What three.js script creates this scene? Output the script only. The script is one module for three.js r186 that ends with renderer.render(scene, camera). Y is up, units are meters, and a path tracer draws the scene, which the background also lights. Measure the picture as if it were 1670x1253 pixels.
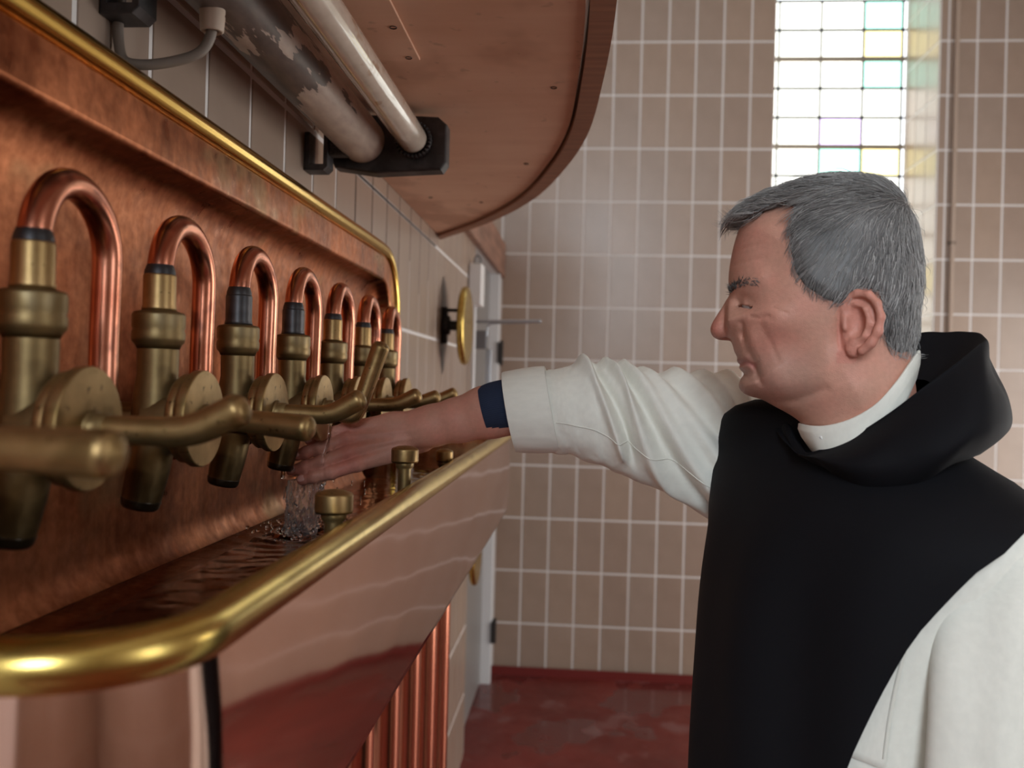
import * as THREE from 'three';
import { RoundedBoxGeometry } from 'three/addons/geometries/RoundedBoxGeometry.js';
import { mergeGeometries, mergeVertices } from 'three/addons/utils/BufferGeometryUtils.js';
import { RectAreaLightUniformsLib } from 'three/addons/lights/RectAreaLightUniformsLib.js';
import { ImprovedNoise } from 'three/addons/math/ImprovedNoise.js';

// ---------------------------------------------------------------- camera, sky, daylight, exposure
const scene = new THREE.Scene();
const EYE = 1.565;                                     // height of the lens above the floor
const camera = new THREE.PerspectiveCamera(45.6, 1670 / 1253, 0.05, 60);
camera.position.set(0, EYE, 0);
camera.rotation.order = 'YXZ';
camera.rotation.set(-0.001, 0.0789, 0.025);
camera.focus = 1.06;
camera.userData.fStop = 5.2;
const renderer = new THREE.WebGLRenderer({ antialias: true });
renderer.toneMapping = THREE.LinearToneMapping;
renderer.toneMappingExposure = 0.65;
renderer.shadowMap.enabled = true;
RectAreaLightUniformsLib.init();

// overcast sky outside the windows
scene.background = new THREE.Color().setRGB(4.6, 4.7, 4.8);

// soft daylight entering through the tall windows outside the frame
function windowLight(x, y, z, w, h, tx, ty, tz, color, power) {
  const l = new THREE.RectAreaLight(new THREE.Color(...color), power, w, h);
  l.position.set(x, y, z); l.lookAt(tx, ty, tz); scene.add(l); return l;
}
windowLight(3.18, 1.2, -3.15, 1.5, 2.0, 0, 1.2, -3.15, [1.0, 0.97, 0.92], 8.5);
windowLight(3.18, 2.2, 0.25, 0.9, 2.0, 0, 2.2, 0.25, [0.88, 0.95, 1.0], 3);
windowLight(0.15, 3.05, 2.78, 1.0, 1.9, 0.15, 3.05, 0, [0.80, 0.91, 1.0], 26);

// ---------------------------------------------------------------- helpers
const noise = new ImprovedNoise();
let seed = 20240;
function rnd() { seed = (seed * 1664525 + 1013904223) >>> 0; return seed / 4294967296; }
function rr(a, b) { return a + (b - a) * rnd(); }
const V = (x, y, z) => new THREE.Vector3(x, y, z);
const clamp = (x, a = 0, b = 1) => Math.min(b, Math.max(a, x));
const smooth = (a, b, x) => { const t = clamp((x - a) / (b - a)); return t * t * (3 - 2 * t); };
const lerp = (a, b, t) => a + (b - a) * t;
function fbm(x, y, z, o = 4) { let s = 0, a = 0.5, f = 1; for (let i = 0; i < o; i++) { s += a * noise.noise(x * f, y * f, z * f); a *= 0.5; f *= 2.03; } return s; }

const used = {};
function numbered(n) { used[n] = (used[n] ?? -1) + 1; return used[n] ? n + '_' + String(used[n]).padStart(3, '0') : n; }
function mesh(name, geo, mat, parent) {
  const m = new THREE.Mesh(geo, mat); m.name = parent ? name : numbered(name);
  m.castShadow = m.receiveShadow = true; (parent || scene).add(m); return m;
}
function tag(o, label, category, group) { o.userData.label = label; o.userData.category = category; if (group) o.userData.group = group; return o; }
function structure(o) { o.userData.kind = 'structure'; return o; }
function thing(name, label, category, x = 0, y = 0, z = 0, group) {
  const g = new THREE.Group(); g.name = numbered(name); g.position.set(x, y, z); scene.add(g); return tag(g, label, category, group);
}
const uvBy = (g, s = 1) => {                           // uv in metres by the dominant direction of each face
  const q = g.index ? g.toNonIndexed() : g; const p = q.attributes.position, n = q.attributes.normal, uv = new Float32Array(p.count * 2);
  for (let i = 0; i < p.count; i++) {
    const ax = Math.abs(n.getX(i)), ay = Math.abs(n.getY(i)), az = Math.abs(n.getZ(i));
    let u, v; if (ax >= ay && ax >= az) { u = p.getZ(i); v = p.getY(i); } else if (ay >= az) { u = p.getX(i); v = p.getZ(i); } else { u = p.getX(i); v = p.getY(i); }
    uv[2 * i] = u * s; uv[2 * i + 1] = v * s;
  }
  q.setAttribute('uv', new THREE.BufferAttribute(uv, 2)); return q;
};
const box = (w, h, d, x = 0, y = 0, z = 0, r = 0) => { const g = r ? new RoundedBoxGeometry(w, h, d, 2, r) : new THREE.BoxGeometry(w, h, d); g.translate(x, y, z); return g; };
const span = (x0, x1, y0, y1, z0, z1, r = 0) => box(x1 - x0, y1 - y0, z1 - z0, (x0 + x1) / 2, (y0 + y1) / 2, (z0 + z1) / 2, r);
const lathe = (pts, seg = 40) => new THREE.LatheGeometry(pts.map(([r, y]) => new THREE.Vector2(r, y)), seg);
const tube = (pts, r, seg = 64, rad = 16, closed = false) => new THREE.TubeGeometry(new THREE.CatmullRomCurve3(pts.map(p => p.isVector3 ? p : V(...p)), closed, 'centripetal'), seg, r, rad, closed);
function strip(g) { const q = g.index ? g.toNonIndexed() : g; for (const k of Object.keys(q.attributes)) if (!['position', 'normal', 'uv'].includes(k)) q.deleteAttribute(k); return q; }
const merge = a => mergeGeometries(a.map(strip));
function grid(nu, nv, f, closeU = false) {              // parametric surface, f(u, v) -> [x, y, z]
  const pos = [], uv = [], idx = [];
  for (let j = 0; j <= nv; j++) for (let i = 0; i <= nu; i++) { const p = f(i / nu, j / nv); pos.push(p[0], p[1], p[2]); uv.push(i / nu, j / nv); }
  const w = nu + 1;
  for (let j = 0; j < nv; j++) for (let i = 0; i < nu; i++) { const a = j * w + i; idx.push(a, a + 1, a + w, a + 1, a + w + 1, a + w); }
  const g = new THREE.BufferGeometry();
  g.setAttribute('position', new THREE.Float32BufferAttribute(pos, 3)); g.setAttribute('uv', new THREE.Float32BufferAttribute(uv, 2)); g.setIndex(idx); g.computeVertexNormals();
  if (closeU) { const n = g.attributes.normal; for (let j = 0; j <= nv; j++) { const a = j * w, b = a + nu; const m = V(n.getX(a) + n.getX(b), n.getY(a) + n.getY(b), n.getZ(a) + n.getZ(b)).normalize(); n.setXYZ(a, m.x, m.y, m.z); n.setXYZ(b, m.x, m.y, m.z); } }
  return g;
}
function tex(size, f, srgb = true, rep = 1) {           // computed, tiling in both directions when f does
  const d = new Uint8Array(size * size * 4);
  for (let y = 0; y < size; y++) for (let x = 0; x < size; x++) { const c = f(x / size, y / size); const k = (y * size + x) * 4; d[k] = clamp(c[0]) * 255; d[k + 1] = clamp(c[1]) * 255; d[k + 2] = clamp(c[2]) * 255; d[k + 3] = 255; }
  const t = new THREE.DataTexture(d, size, size); t.wrapS = t.wrapT = THREE.RepeatWrapping; t.magFilter = THREE.LinearFilter; t.minFilter = THREE.LinearMipmapLinearFilter; t.generateMipmaps = true;
  if (srgb) t.colorSpace = THREE.SRGBColorSpace; t.repeat.set(rep, rep); t.needsUpdate = true; return t;
}
// tiling gradient noise with whole periods
const GR = []; for (let i = 0; i < 256; i++) { const a = i * 2.399963; GR.push([Math.cos(a) * 1.4, Math.sin(a) * 1.4]); }
const PERM = new Uint8Array(1024); { const q = [...Array(256).keys()]; let s = 77; for (let i = 255; i > 0; i--) { s = (s * 1103515245 + 12345) & 0x7fffffff; const j = s % (i + 1); [q[i], q[j]] = [q[j], q[i]]; } for (let i = 0; i < 1024; i++) PERM[i] = q[i & 255]; }
function pn(x, y, px, py, s) {
  const xi = Math.floor(x), yi = Math.floor(y), fx = x - xi, fy = y - yi, x0 = xi % px, x1 = (xi + 1) % px, y0 = yi % py, y1 = (yi + 1) % py;
  const h = (a, b) => GR[PERM[PERM[PERM[a & 255] + (b & 255)] + (s & 255)]];
  const g00 = h(x0, y0), g10 = h(x1, y0), g01 = h(x0, y1), g11 = h(x1, y1), u = fx * fx * fx * (fx * (fx * 6 - 15) + 10), v = fy * fy * fy * (fy * (fy * 6 - 15) + 10);
  return lerp(lerp(g00[0] * fx + g00[1] * fy, g10[0] * (fx - 1) + g10[1] * fy, u), lerp(g01[0] * fx + g01[1] * (fy - 1), g11[0] * (fx - 1) + g11[1] * (fy - 1), u), v);
}
function tnoise(u, v, fu, fv, o = 4, off = 0) {
  let s = 0, a = 0.5; for (let i = 0; i < o; i++) { const k = 2 ** i; s += a * pn(u * fu * k, v * fv * k, fu * k, fv * k, off + i * 13); a *= 0.55; } return s;
}
const mixc = (a, b, t) => [lerp(a[0], b[0], t), lerp(a[1], b[1], t), lerp(a[2], b[2], t)];
const std = o => new THREE.MeshPhysicalMaterial(o);
const C = (r, g, b) => new THREE.Color(r / 255, g / 255, b / 255).convertSRGBToLinear();

// ---------------------------------------------------------------- materials
const tileTex = tex(256, (u, v) => { const n = 0.5 + 0.5 * tnoise(u, v, 6, 6, 4, 3) + 0.12 * tnoise(u, v, 60, 60, 2, 9); return mixc([0.90, 0.89, 0.88], [1, 1, 1], clamp(n)); });
const tileMats = [[171, 150, 134], [168, 148, 133], [173, 151, 134], [167, 146, 131], [170, 151, 137]].map(c => std({ color: C(...c), map: tileTex, roughness: 0.34, clearcoat: 0.18, clearcoatRoughness: 0.2 }));
const groutMat = std({ color: C(226, 223, 221), roughness: 0.9 });
const copperTex = tex(1024, (u, v) => {
  const a = tnoise(u, v, 5, 3, 5, 1), st = tnoise(u, v, 90, 7, 3, 5), fl = tnoise(u, v, 70, 70, 3, 8), g = smooth(0.2, 0.42, tnoise(u, v, 4, 5, 4, 21));
  let c = mixc([0.53, 0.305, 0.19], [0.79, 0.51, 0.355], clamp(0.5 + 0.9 * a + 0.16 * st + 0.55 * fl + 0.4 * tnoise(u, v, 24, 16, 3, 18)));
  c = mixc(c, [0.60, 0.54, 0.40], g * 0.45); return c; });
const copperRough = tex(512, (u, v) => { const n = 0.42 + 0.24 * tnoise(u, v, 5, 3, 5, 1) + 0.05 * tnoise(u, v, 60, 8, 3, 5) + 0.2 * tnoise(u, v, 40, 30, 3, 7); return [0, n, 0]; }, false);
const copperSheet = std({ color: 0xffffff, map: copperTex, metalness: 1, roughness: 1, roughnessMap: copperRough });
const copperPolish = std({ color: C(226, 184, 166), metalness: 1, roughness: 0.10 });
const pipeTex = tex(512, (u, v) => { const n = tnoise(u, v, 10, 4, 5, 31), d = smooth(0.16, 0.36, tnoise(u, v, 6, 5, 4, 44)); return mixc(mixc([0.74, 0.46, 0.36], [0.87, 0.60, 0.49], clamp(0.5 + n)), [0.38, 0.24, 0.21], d * 0.6); });
const copperPipe = std({ map: pipeTex, metalness: 1, roughness: 0.27 });
const brassTex = tex(512, (u, v) => { const n = tnoise(u, v, 9, 9, 5, 51), d = smooth(0.12, 0.4, tnoise(u, v, 5, 6, 4, 61)), s = smooth(0.3, 0.5, tnoise(u, v, 40, 40, 3, 71)); let c = mixc([0.56, 0.455, 0.29], [0.72, 0.60, 0.42], clamp(0.5 + n)); c = mixc(c, [0.36, 0.28, 0.15], d * 0.5); return mixc(c, [0.25, 0.19, 0.10], s * 0.7); });
const brassAged = std({ map: brassTex, metalness: 0.9, roughness: 0.42 });
const brassDarkTex = tex(512, (u, v) => { const n = tnoise(u, v, 7, 7, 5, 81), d = smooth(0.05, 0.35, tnoise(u, v, 4, 5, 4, 91)), w = smooth(0.22, 0.42, tnoise(u, v, 6, 3, 4, 97)); let c = mixc([0.43, 0.355, 0.225], [0.58, 0.49, 0.33], clamp(0.5 + n)); c = mixc(c, [0.22, 0.16, 0.08], d * 0.6); return mixc(c, [0.62, 0.58, 0.48], w * 0.4); });
const brassDark = std({ map: brassDarkTex, metalness: 0.75, roughness: 0.45 });
const brassBright = std({ color: C(214, 178, 92), metalness: 1, roughness: 0.2 });
const brassRail = std({ color: C(214, 186, 108), metalness: 1, roughness: 0.27, map: tex(512, (u, v) => { const n = tnoise(u, v, 24, 24, 4, 111), b = tnoise(u, v, 6, 30, 3, 117); const t = clamp(0.72 + 0.6 * n + 0.3 * b); return [lerp(0.78, 1, t), lerp(0.74, 1, t), lerp(0.62, 1, t)]; }) });
const solder = std({ color: C(112, 110, 112), metalness: 0.8, roughness: 0.42, map: tex(256, (u, v) => { const n = 0.75 + 0.7 * tnoise(u, v, 6, 6, 4, 123); return [n, n, n]; }) });
const darkIron = std({ color: C(52, 48, 46), metalness: 0.4, roughness: 0.6 });

// ---------------------------------------------------------------- the room
const WX = -0.465, BZ = -4.921, RX = 3.2, FZ = 2.8, CEIL = 4.26;
const TH = 0.285, TW = 0.1442, ROW0 = EYE + 0.4149;     // tile pitch and one horizontal joint
const COL0 = -0.3147, ZCOL0 = 0.7893;
const floorTex = tex(1024, (u, v) => {
  const n = tnoise(u, v, 5, 5, 5, 7), f = tnoise(u, v, 70, 70, 2, 2), wet = smooth(0.06, 0.10, tnoise(u, v, 4, 3, 4, 15)), scuff = smooth(0.18, 0.42, tnoise(u, v, 9, 7, 5, 19));
  let c = mixc([0.40, 0.135, 0.11], [0.50, 0.19, 0.16], clamp(0.5 + 1.1 * n + 0.25 * f)); c = mixc(c, [0.36, 0.12, 0.10], wet * 0.55); return mixc(c, [0.56, 0.45, 0.46], scuff * 0.5); }, true, 0.45);
const floorRough = tex(512, (u, v) => { const wet = smooth(0.06, 0.10, tnoise(u, v, 4, 3, 4, 15)); return [0, 0.5 - 0.3 * wet + 0.2 * tnoise(u, v, 20, 20, 3, 2), 0]; }, false, 0.45);
const floorMat = std({ map: floorTex, roughness: 1, roughnessMap: floorRough });
const floor = structure(mesh('floor', uvBy(span(WX - 0.3, RX + 0.3, -0.12, 0, BZ - 0.1, FZ + 0.3)), floorMat));
const plaster = std({ color: C(205, 192, 178), roughness: 0.9 });
structure(mesh('ceiling', uvBy(span(WX - 0.3, RX + 0.3, CEIL, CEIL + 0.15, BZ - 0.1, FZ + 0.3)), plaster));

// tiles, a few shared geometries by size
const tileGeos = {};
function tileGeo(w, h) { const k = w.toFixed(3) + 'x' + h.toFixed(3); return tileGeos[k] ??= uvBy(new RoundedBoxGeometry(w, h, 0.012, 1, 0.0022)); }
const JOINT = 0.0085;
function putTile(parent, w, h, x, y, z, ry, mat) { const m = mesh('tile', tileGeo(w - JOINT, h - JOINT), mat || tileMats[Math.floor(rnd() * tileMats.length)], parent); m.position.set(x, y, z + 0); m.rotation.y = ry; m.rotation.x = rr(-0.0022, 0.0022); m.rotation.z = 0; m.rotation.y += rr(-0.0022, 0.0022); return m; }

// back wall with its window opening
const OX0 = 0.964, OX1 = 1.804, OY0 = 1.125, OY1 = 3.9;
const wallBack = structure(mesh('wall_back', merge([
  span(WX - 0.3, OX0, 0, CEIL, BZ - 0.52, BZ - 0.0018), span(OX1, RX + 0.3, 0, CEIL, BZ - 0.52, BZ - 0.0018),
  span(OX0, OX1, 0, OY0, BZ - 0.52, BZ - 0.0018), span(OX0, OX1, OY1, CEIL, BZ - 0.52, BZ - 0.0018)]), groutMat));
for (let k = -7; k <= 7; k++) {
  let y1 = ROW0 - (k - 1) * TH, y0 = y1 - TH; if (y0 < 0) y0 = 0; if (y1 > CEIL) y1 = CEIL; if (y1 - y0 < 0.03) continue;
  for (let i = -1; i <= 20; i++) {
    let x0 = COL0 + i * TW, x1 = x0 + TW; if (x0 < WX) x0 = WX;
    if (y1 > OY0 + 0.01 && y0 < OY1 - 0.01) { if (x0 >= OX0 - 0.001 && x1 <= OX1 + 0.001) continue; if (x0 < OX0 && x1 > OX0) x1 = OX0; else if (x0 < OX1 && x1 > OX1) x0 = OX1; }
    if (x1 - x0 < 0.015) continue;
    putTile(wallBack, x1 - x0, y1 - y0, (x0 + x1) / 2, (y0 + y1) / 2, BZ - 0.006, 0);
  }
}
// reveal tiles on the right side of the opening
for (let k = -6; k <= 3; k++) { const y1 = ROW0 - (k - 1) * TH; for (let i = 0; i < 3; i++) putTile(wallBack, 0.16, TH, OX1 + 0.004, y1 - TH / 2, BZ - 0.085 - i * 0.16, Math.PI / 2, tileMats[i % 5]); }

// window: leaded panes between bars
const win = new THREE.Group(); win.name = 'window_1'; scene.add(win); structure(win);
const lead = std({ color: C(44, 46, 50), roughness: 0.5, metalness: 0.4 }), barPaint = std({ color: C(150, 138, 122), roughness: 0.6 });
const WZ = -5.44, PX = 0.240, PY = 0.1697;
const glassClear = std({ color: C(255, 254, 248), transmission: 1, thickness: 0, roughness: 0.0 }), glassGreen = std({ color: C(216, 246, 236), transmission: 1, thickness: 0, roughness: 0 }), glassLilac = std({ color: C(244, 232, 252), transmission: 1, thickness: 0, roughness: 0 }), glassYellow = std({ color: C(255, 248, 214), transmission: 1, thickness: 0, roughness: 0 });
const wx = [OX1 - 3.5 * PX, OX1 - 3 * PX, OX1 - 2 * PX, OX1 - PX, OX1 - 0.02, OX1 + 0.003], wy0 = 2.984 - 11 * PY;
for (let j = 0; j < 16; j++) {
  const y0 = wy0 + j * PY, y1 = y0 + PY;
  for (let i = 0; i < 4; i++) {
    const m = (j === 11 && i === 2) ? glassLilac : (j === 10 && i === 2) ? glassGreen : i === 3 && j % 4 === 2 ? glassYellow : (j === 13 || j === 15) && i === 3 ? glassGreen : glassClear;
    mesh('pane', span(wx[i] + 0.004, wx[i + 1] - 0.004, y0 + 0.004, y1 - 0.004, WZ - 0.002, WZ + 0.002), m, win);
  }
}
for (let j = 0; j <= 16; j++) { const y = wy0 + j * PY; if ((j - 11) % 3 === 0) mesh('glazing_bar', span(OX0 + 0.002, OX1 - 0.002, y - 0.012, y + 0.012, WZ - 0.012, WZ + 0.016, 0.004), barPaint, win); else mesh('lead_strip', span(OX0 + 0.002, OX1 - 0.002, y - 0.0068, y + 0.0068, WZ - 0.005, WZ + 0.006), lead, win); }
for (const x of wx.slice(1, 5)) mesh('lead_strip', span(x - 0.0062, x + 0.0062, wy0, wy0 + 16 * PY, WZ - 0.0045, WZ + 0.0055), lead, win);

// left wall: tiled, with a doorway near the corner
const DZ0 = -3.78, DZ1 = -4.76, DH = 2.13;
const wallLeft = structure(mesh('wall_left', merge([span(WX - 0.3, WX - 0.0016, 0, CEIL, DZ0, FZ + 0.3), span(WX - 0.3, WX - 0.0016, DH, CEIL, DZ1, DZ0), span(WX - 0.3, WX - 0.0016, 0, CEIL, BZ, DZ1)]), groutMat));
for (let k = -1; k <= 7; k++) {
  let y1 = ROW0 - (k - 1) * TH, y0 = Math.max(0, y1 - TH); if (y1 - y0 < 0.03) continue;
  for (let i = -8; i <= 28; i++) {
    let z0 = -(ZCOL0 + (i + 1) * TW), z1 = z0 + TW; if (z0 < BZ) z0 = BZ;
    if (z1 > -1.85 && y1 < 1.82) continue;              // behind the copper backsplash
    if (z1 > -0.35) continue;
    if (y0 < DH - 0.05) { if (z1 <= DZ0 + 0.01 && z0 >= DZ1 - 0.01) continue; if (z0 < DZ0 && z1 > DZ0) z0 = DZ0; if (z1 > DZ1 && z0 < DZ1) z1 = DZ1; }
    if (z1 - z0 < 0.02) continue;
    putTile(wallLeft, z1 - z0, y1 - y0, WX - 0.006, (y0 + y1) / 2, (z0 + z1) / 2, Math.PI / 2);
  }
}
// dark mould in the joints below the canopy
const mould = std({ color: C(52, 38, 32), roughness: 0.85 });
for (let i = 7; i <= 13; i++) { const z = -(ZCOL0 + i * TW) , n = 0.5 + 0.5 * Math.sin(i * 2.7); mesh('mouldy_joint', span(WX - 0.0045, WX - 0.0008, ROW0 - 0.10 - 0.08 * n, 2.02, z - 0.0022, z + 0.0022), mould, wallLeft); }
mesh('mouldy_joint', span(WX - 0.0045, WX - 0.0007, ROW0 - 0.0028, ROW0 + 0.0028, -2.78, -1.78), mould, wallLeft);
// right and front walls stand outside the frame: tile courses too far off to pick apart, seen only mirrored in the copper
const farTile = tex(512, (u, v) => { const fu = (u * 8) % 1, fv = (v * 4) % 1; const g = fu < 0.05 || fv < 0.026; const n = 0.04 * noise.noise(Math.floor(u * 8) * 3.7, Math.floor(v * 4) * 5.1, 2.2); return g ? [0.84, 0.82, 0.8] : [0.68 + n, 0.59 + n, 0.52 + n]; }, true);
farTile.repeat.set(1 / (8 * TW), 1 / (4 * TH));
const farTileMat = std({ map: farTile, roughness: 0.25 });
const winR = [[-3.9, -2.4, 0.2, 2.2], [-0.2, 0.7, 1.2, 3.2]];      // z from, z to, sill, head
const zs = [BZ, ...winR.map(w => [w[0], w[1]]).flat(), FZ + 0.3];
const rightParts = []; for (let i = 0; i < zs.length; i += 2) rightParts.push(span(RX, RX + 0.3, 0, CEIL, zs[i], zs[i + 1]));
for (const [a, b, lo, hi] of winR) rightParts.push(span(RX, RX + 0.3, 0, lo, a, b), span(RX, RX + 0.3, hi, CEIL, a, b));
structure(mesh('wall_right', uvBy(merge(rightParts)), farTileMat));
structure(mesh('wall_front', uvBy(merge([span(WX, -0.35, 0, CEIL, FZ, FZ + 0.3), span(0.65, RX, 0, CEIL, FZ, FZ + 0.3), span(-0.35, 0.65, 0, 2.1, FZ, FZ + 0.3), span(-0.35, 0.65, 4.0, CEIL, FZ, FZ + 0.3)])), farTileMat));
const frost = std({ color: C(240, 244, 250), roughness: 0.6, emissive: new THREE.Color(0.95, 0.98, 1), emissiveIntensity: 1.6 });
winR.forEach(([a, b, lo, hi], n) => { const g = structure(new THREE.Group()); g.name = 'window_' + (n + 2); scene.add(g); mesh('pane', span(RX + 0.1, RX + 0.11, lo, hi, a, b), frost, g); for (let y = lo + 0.5; y < hi; y += 0.51) mesh('glazing_bar', span(RX + 0.08, RX + 0.12, y - 0.012, y + 0.012, a, b), barPaint, g); });
{ const g = structure(new THREE.Group()); g.name = 'window_4'; scene.add(g); mesh('pane', span(-0.35, 0.65, 2.1, 4.0, FZ + 0.1, FZ + 0.11), frost, g); for (let y = 2.6; y < 4.0; y += 0.51) mesh('glazing_bar', span(-0.35, 0.65, y - 0.012, y + 0.012, FZ + 0.08, FZ + 0.12), barPaint, g); }

// red painted cove at the foot of the back wall
const covePts = []; for (let i = 0; i <= 8; i++) { const a = i / 8 * Math.PI / 2; covePts.push([0.03 * (1 - Math.sin(a)), 0.03 * (1 - Math.cos(a)) + 0.0]); }
const coveShape = new THREE.Shape(); coveShape.moveTo(0, 0); coveShape.lineTo(0.035, 0); for (const [a, b] of covePts) coveShape.lineTo(a + 0.006, b + 0.004); coveShape.lineTo(0.006, 0.045); coveShape.lineTo(0, 0.045); coveShape.closePath();
const cove = new THREE.ExtrudeGeometry(coveShape, { depth: RX - WX, bevelEnabled: false }); cove.rotateY(-Math.PI / 2); cove.rotateY(Math.PI); 
{ const g = cove; g.computeBoundingBox(); const b = g.boundingBox; g.translate(WX - b.min.x, -b.min.y, BZ - b.min.z); }
structure(mesh('baseboard_back', uvBy(cove), std({ color: C(112, 34, 30), roughness: 0.45 })));

// doorway: white frame, pale leaf, wooden lintel
const door = structure(new THREE.Group()); door.name = 'door_1'; scene.add(door);
const whitePaint = std({ color: C(226, 228, 230), roughness: 0.4 });
mesh('door_leaf', span(WX - 0.075, WX - 0.035, 0.01, DH, DZ1 + 0.04, DZ0 - 0.04, 0.004), std({ color: C(142, 140, 138), roughness: 0.35 }), door);
mesh('door_jamb', span(WX - 0.08, WX + 0.016, 0, DH, DZ1, DZ1 + 0.05, 0.004), whitePaint, door);
mesh('door_jamb', span(WX - 0.08, WX - 0.002, 0, DH, DZ0 - 0.04, DZ0, 0.004), std({ color: C(150, 142, 136), roughness: 0.4 }), door);
for (const y of [0.27, 1.72]) mesh('hinge', merge([box(0.012, 0.11, 0.05, WX + 0.02, y, DZ1 + 0.035, 0.004), new THREE.CylinderGeometry(0.009, 0.009, 0.13, 12).translate(WX + 0.03, y, DZ1 + 0.01)]), darkIron, door);
const pinkWood = std({ color: C(176, 132, 112), roughness: 0.5, map: tex(256, (u, v) => { const n = 0.85 + 0.3 * tnoise(u, v, 3, 30, 4, 141); return [n, n, n]; }) });
structure(mesh('trim_1', uvBy(span(WX - 0.002, WX + 0.026, DH, DH + 0.18, BZ + 0.012, -2.95, 0.004)), pinkWood));

// ---------------------------------------------------------------- copper trough with backsplash
const trough = thing('copper_trough', 'long copper basin with brass rim rail and tall copper backsplash on the tiled wall', 'basin', 0, 0, 0);
const RAILY = EYE - 0.138, RAILX = -0.2, NEARZ = -0.405, FARZ = -2.45, FLOORY = EYE - 0.222, SHEETX = -0.458;
// plan of the rim: from the wall at the near end, round the corner, along the front, round the far end back to the wall
function planPath(inset) {
  const p = [], r = 0.075, x = RAILX, add = (a, b, nx, nz) => p.push([a, b, nx, nz]);
  for (let i = 0; i <= 8; i++) add(lerp(SHEETX, x - r, i / 8), NEARZ, 0, 1);
  for (let i = 1; i <= 14; i++) { const a = i / 14 * Math.PI / 2; add(x - r + r * Math.sin(a), NEARZ - r + r * Math.cos(a), Math.sin(a), Math.cos(a)); }
  for (let i = 1; i <= 60; i++) add(x, lerp(NEARZ - r, FARZ + r, i / 60), 1, 0);
  for (let i = 1; i <= 14; i++) { const a = Math.PI / 2 + i / 14 * Math.PI / 2; add(x - r + r * Math.sin(a), FARZ + r + r * Math.cos(a), Math.sin(a), Math.cos(a)); }
  for (let i = 1; i <= 8; i++) add(lerp(x - r, SHEETX, i / 8), FARZ, 0, -1);
  return p;
}
const plan = planPath();
function sweep(profile, wob = 0) {                      // profile: [outward offset, y]
  const cum = [0]; for (let i = 1; i < plan.length; i++) cum.push(cum[i - 1] + Math.hypot(plan[i][0] - plan[i - 1][0], plan[i][1] - plan[i - 1][1]));
  const pl = [0]; for (let i = 1; i < profile.length; i++) pl.push(pl[i - 1] + Math.hypot(profile[i][0] - profile[i - 1][0], profile[i][1] - profile[i - 1][1]));
  const g = grid(plan.length - 1, profile.length - 1, (u, v) => { const a = plan[Math.round(u * (plan.length - 1))], b = profile[Math.round(v * (profile.length - 1))]; const w = wob * fbm(a[1] * 5, b[1] * 14, a[0] * 5 + 3, 2); return [a[0] + a[2] * (b[0] + w), b[1], a[1] + a[3] * (b[0] + w)]; });
  const uv = g.attributes.uv; for (let j = 0; j < profile.length; j++) for (let i = 0; i < plan.length; i++) uv.setXY(j * plan.length + i, cum[i], pl[j]);
  return g;
}
// outer apron, bulging a little below the rail and tucked in at its foot
const apron = []; for (let i = 0; i <= 30; i++) { const t = i / 30, y = lerp(RAILY - 0.006, EYE - 0.333, t); apron.push([0.007 + 0.005 * Math.sin(Math.PI * t), y]); }
for (let i = 1; i <= 6; i++) apron.push([apron[30][0] - 0.012 * i, EYE - 0.333 - 0.004 * Math.sin(i / 6 * 1.5)]);
mesh('apron', sweep(apron, 0.0010), copperPolish, trough);
// inside of the front wall and the floor, coved into the backsplash
const inner = []; for (let i = 0; i <= 6; i++) inner.push([-0.006, lerp(RAILY, FLOORY + 0.006, i / 6)]); for (let i = 1; i <= 6; i++) { const a = i / 6 * Math.PI / 2; inner.push([-0.006 - 0.006 * (1 - Math.cos(a)), FLOORY + 0.006 - 0.006 * Math.sin(a)]); }
mesh('inner_wall', sweep(inner), copperSheet, trough);
const wetCopper = std({ map: tex(512, (u, v) => { const n = tnoise(u, v, 10, 6, 5, 151); return mixc([0.15, 0.08, 0.05], [0.36, 0.19, 0.11], clamp(0.4 + 1.1 * n)); }), metalness: 0.8, roughness: 0.3 });
mesh('basin_floor', uvBy(span(SHEETX - 0.004, RAILX - 0.007, FLOORY - 0.006, FLOORY, FARZ + 0.012, NEARZ - 0.012)), wetCopper, trough);
// the rail itself
mesh('rim_rail', tube(plan.map(p => V(p[0], RAILY, p[1])), 0.0142, 400, 20), brassRail, trough);
{ const g = trough.children[trough.children.length - 1].geometry, uv = g.attributes.uv; for (let i = 0; i < uv.count; i++) uv.setXY(i, uv.getX(i) * 2.6, uv.getY(i) * 0.1); }

// backsplash: lip, cove, sheet, cove into the floor
const LIPX = -0.416, ROD = [-0.42, EYE + 0.268], TOPEND = -1.985;
const prof = []; prof.push([-0.452, ROD[1] - 0.004], [LIPX - 0.004, ROD[1] - 0.010], [LIPX, ROD[1] - 0.016], [LIPX, ROD[1] - 0.055]);
for (let i = 1; i <= 6; i++) { const a = i / 6 * Math.PI / 2; prof.push([LIPX - 0.008 * (1 - Math.cos(a)), ROD[1] - 0.055 - 0.008 * Math.sin(a)]); }
prof.push([LIPX - 0.016, ROD[1] - 0.066]);
for (let i = 1; i <= 8; i++) { const a = i / 8 * Math.PI / 2; prof.push([LIPX - 0.016 - 0.026 * Math.sin(a), ROD[1] - 0.066 - 0.058 * (1 - Math.cos(a))]); }
for (let i = 1; i <= 10; i++) prof.push([SHEETX, lerp(ROD[1] - 0.124, FLOORY + 0.055, i / 10)]);
for (let i = 1; i <= 10; i++) { const a = i / 10 * Math.PI / 2; prof.push([SHEETX + 0.055 * (1 - Math.cos(a)), FLOORY + 0.055 - 0.055 * Math.sin(a)]); }
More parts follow.
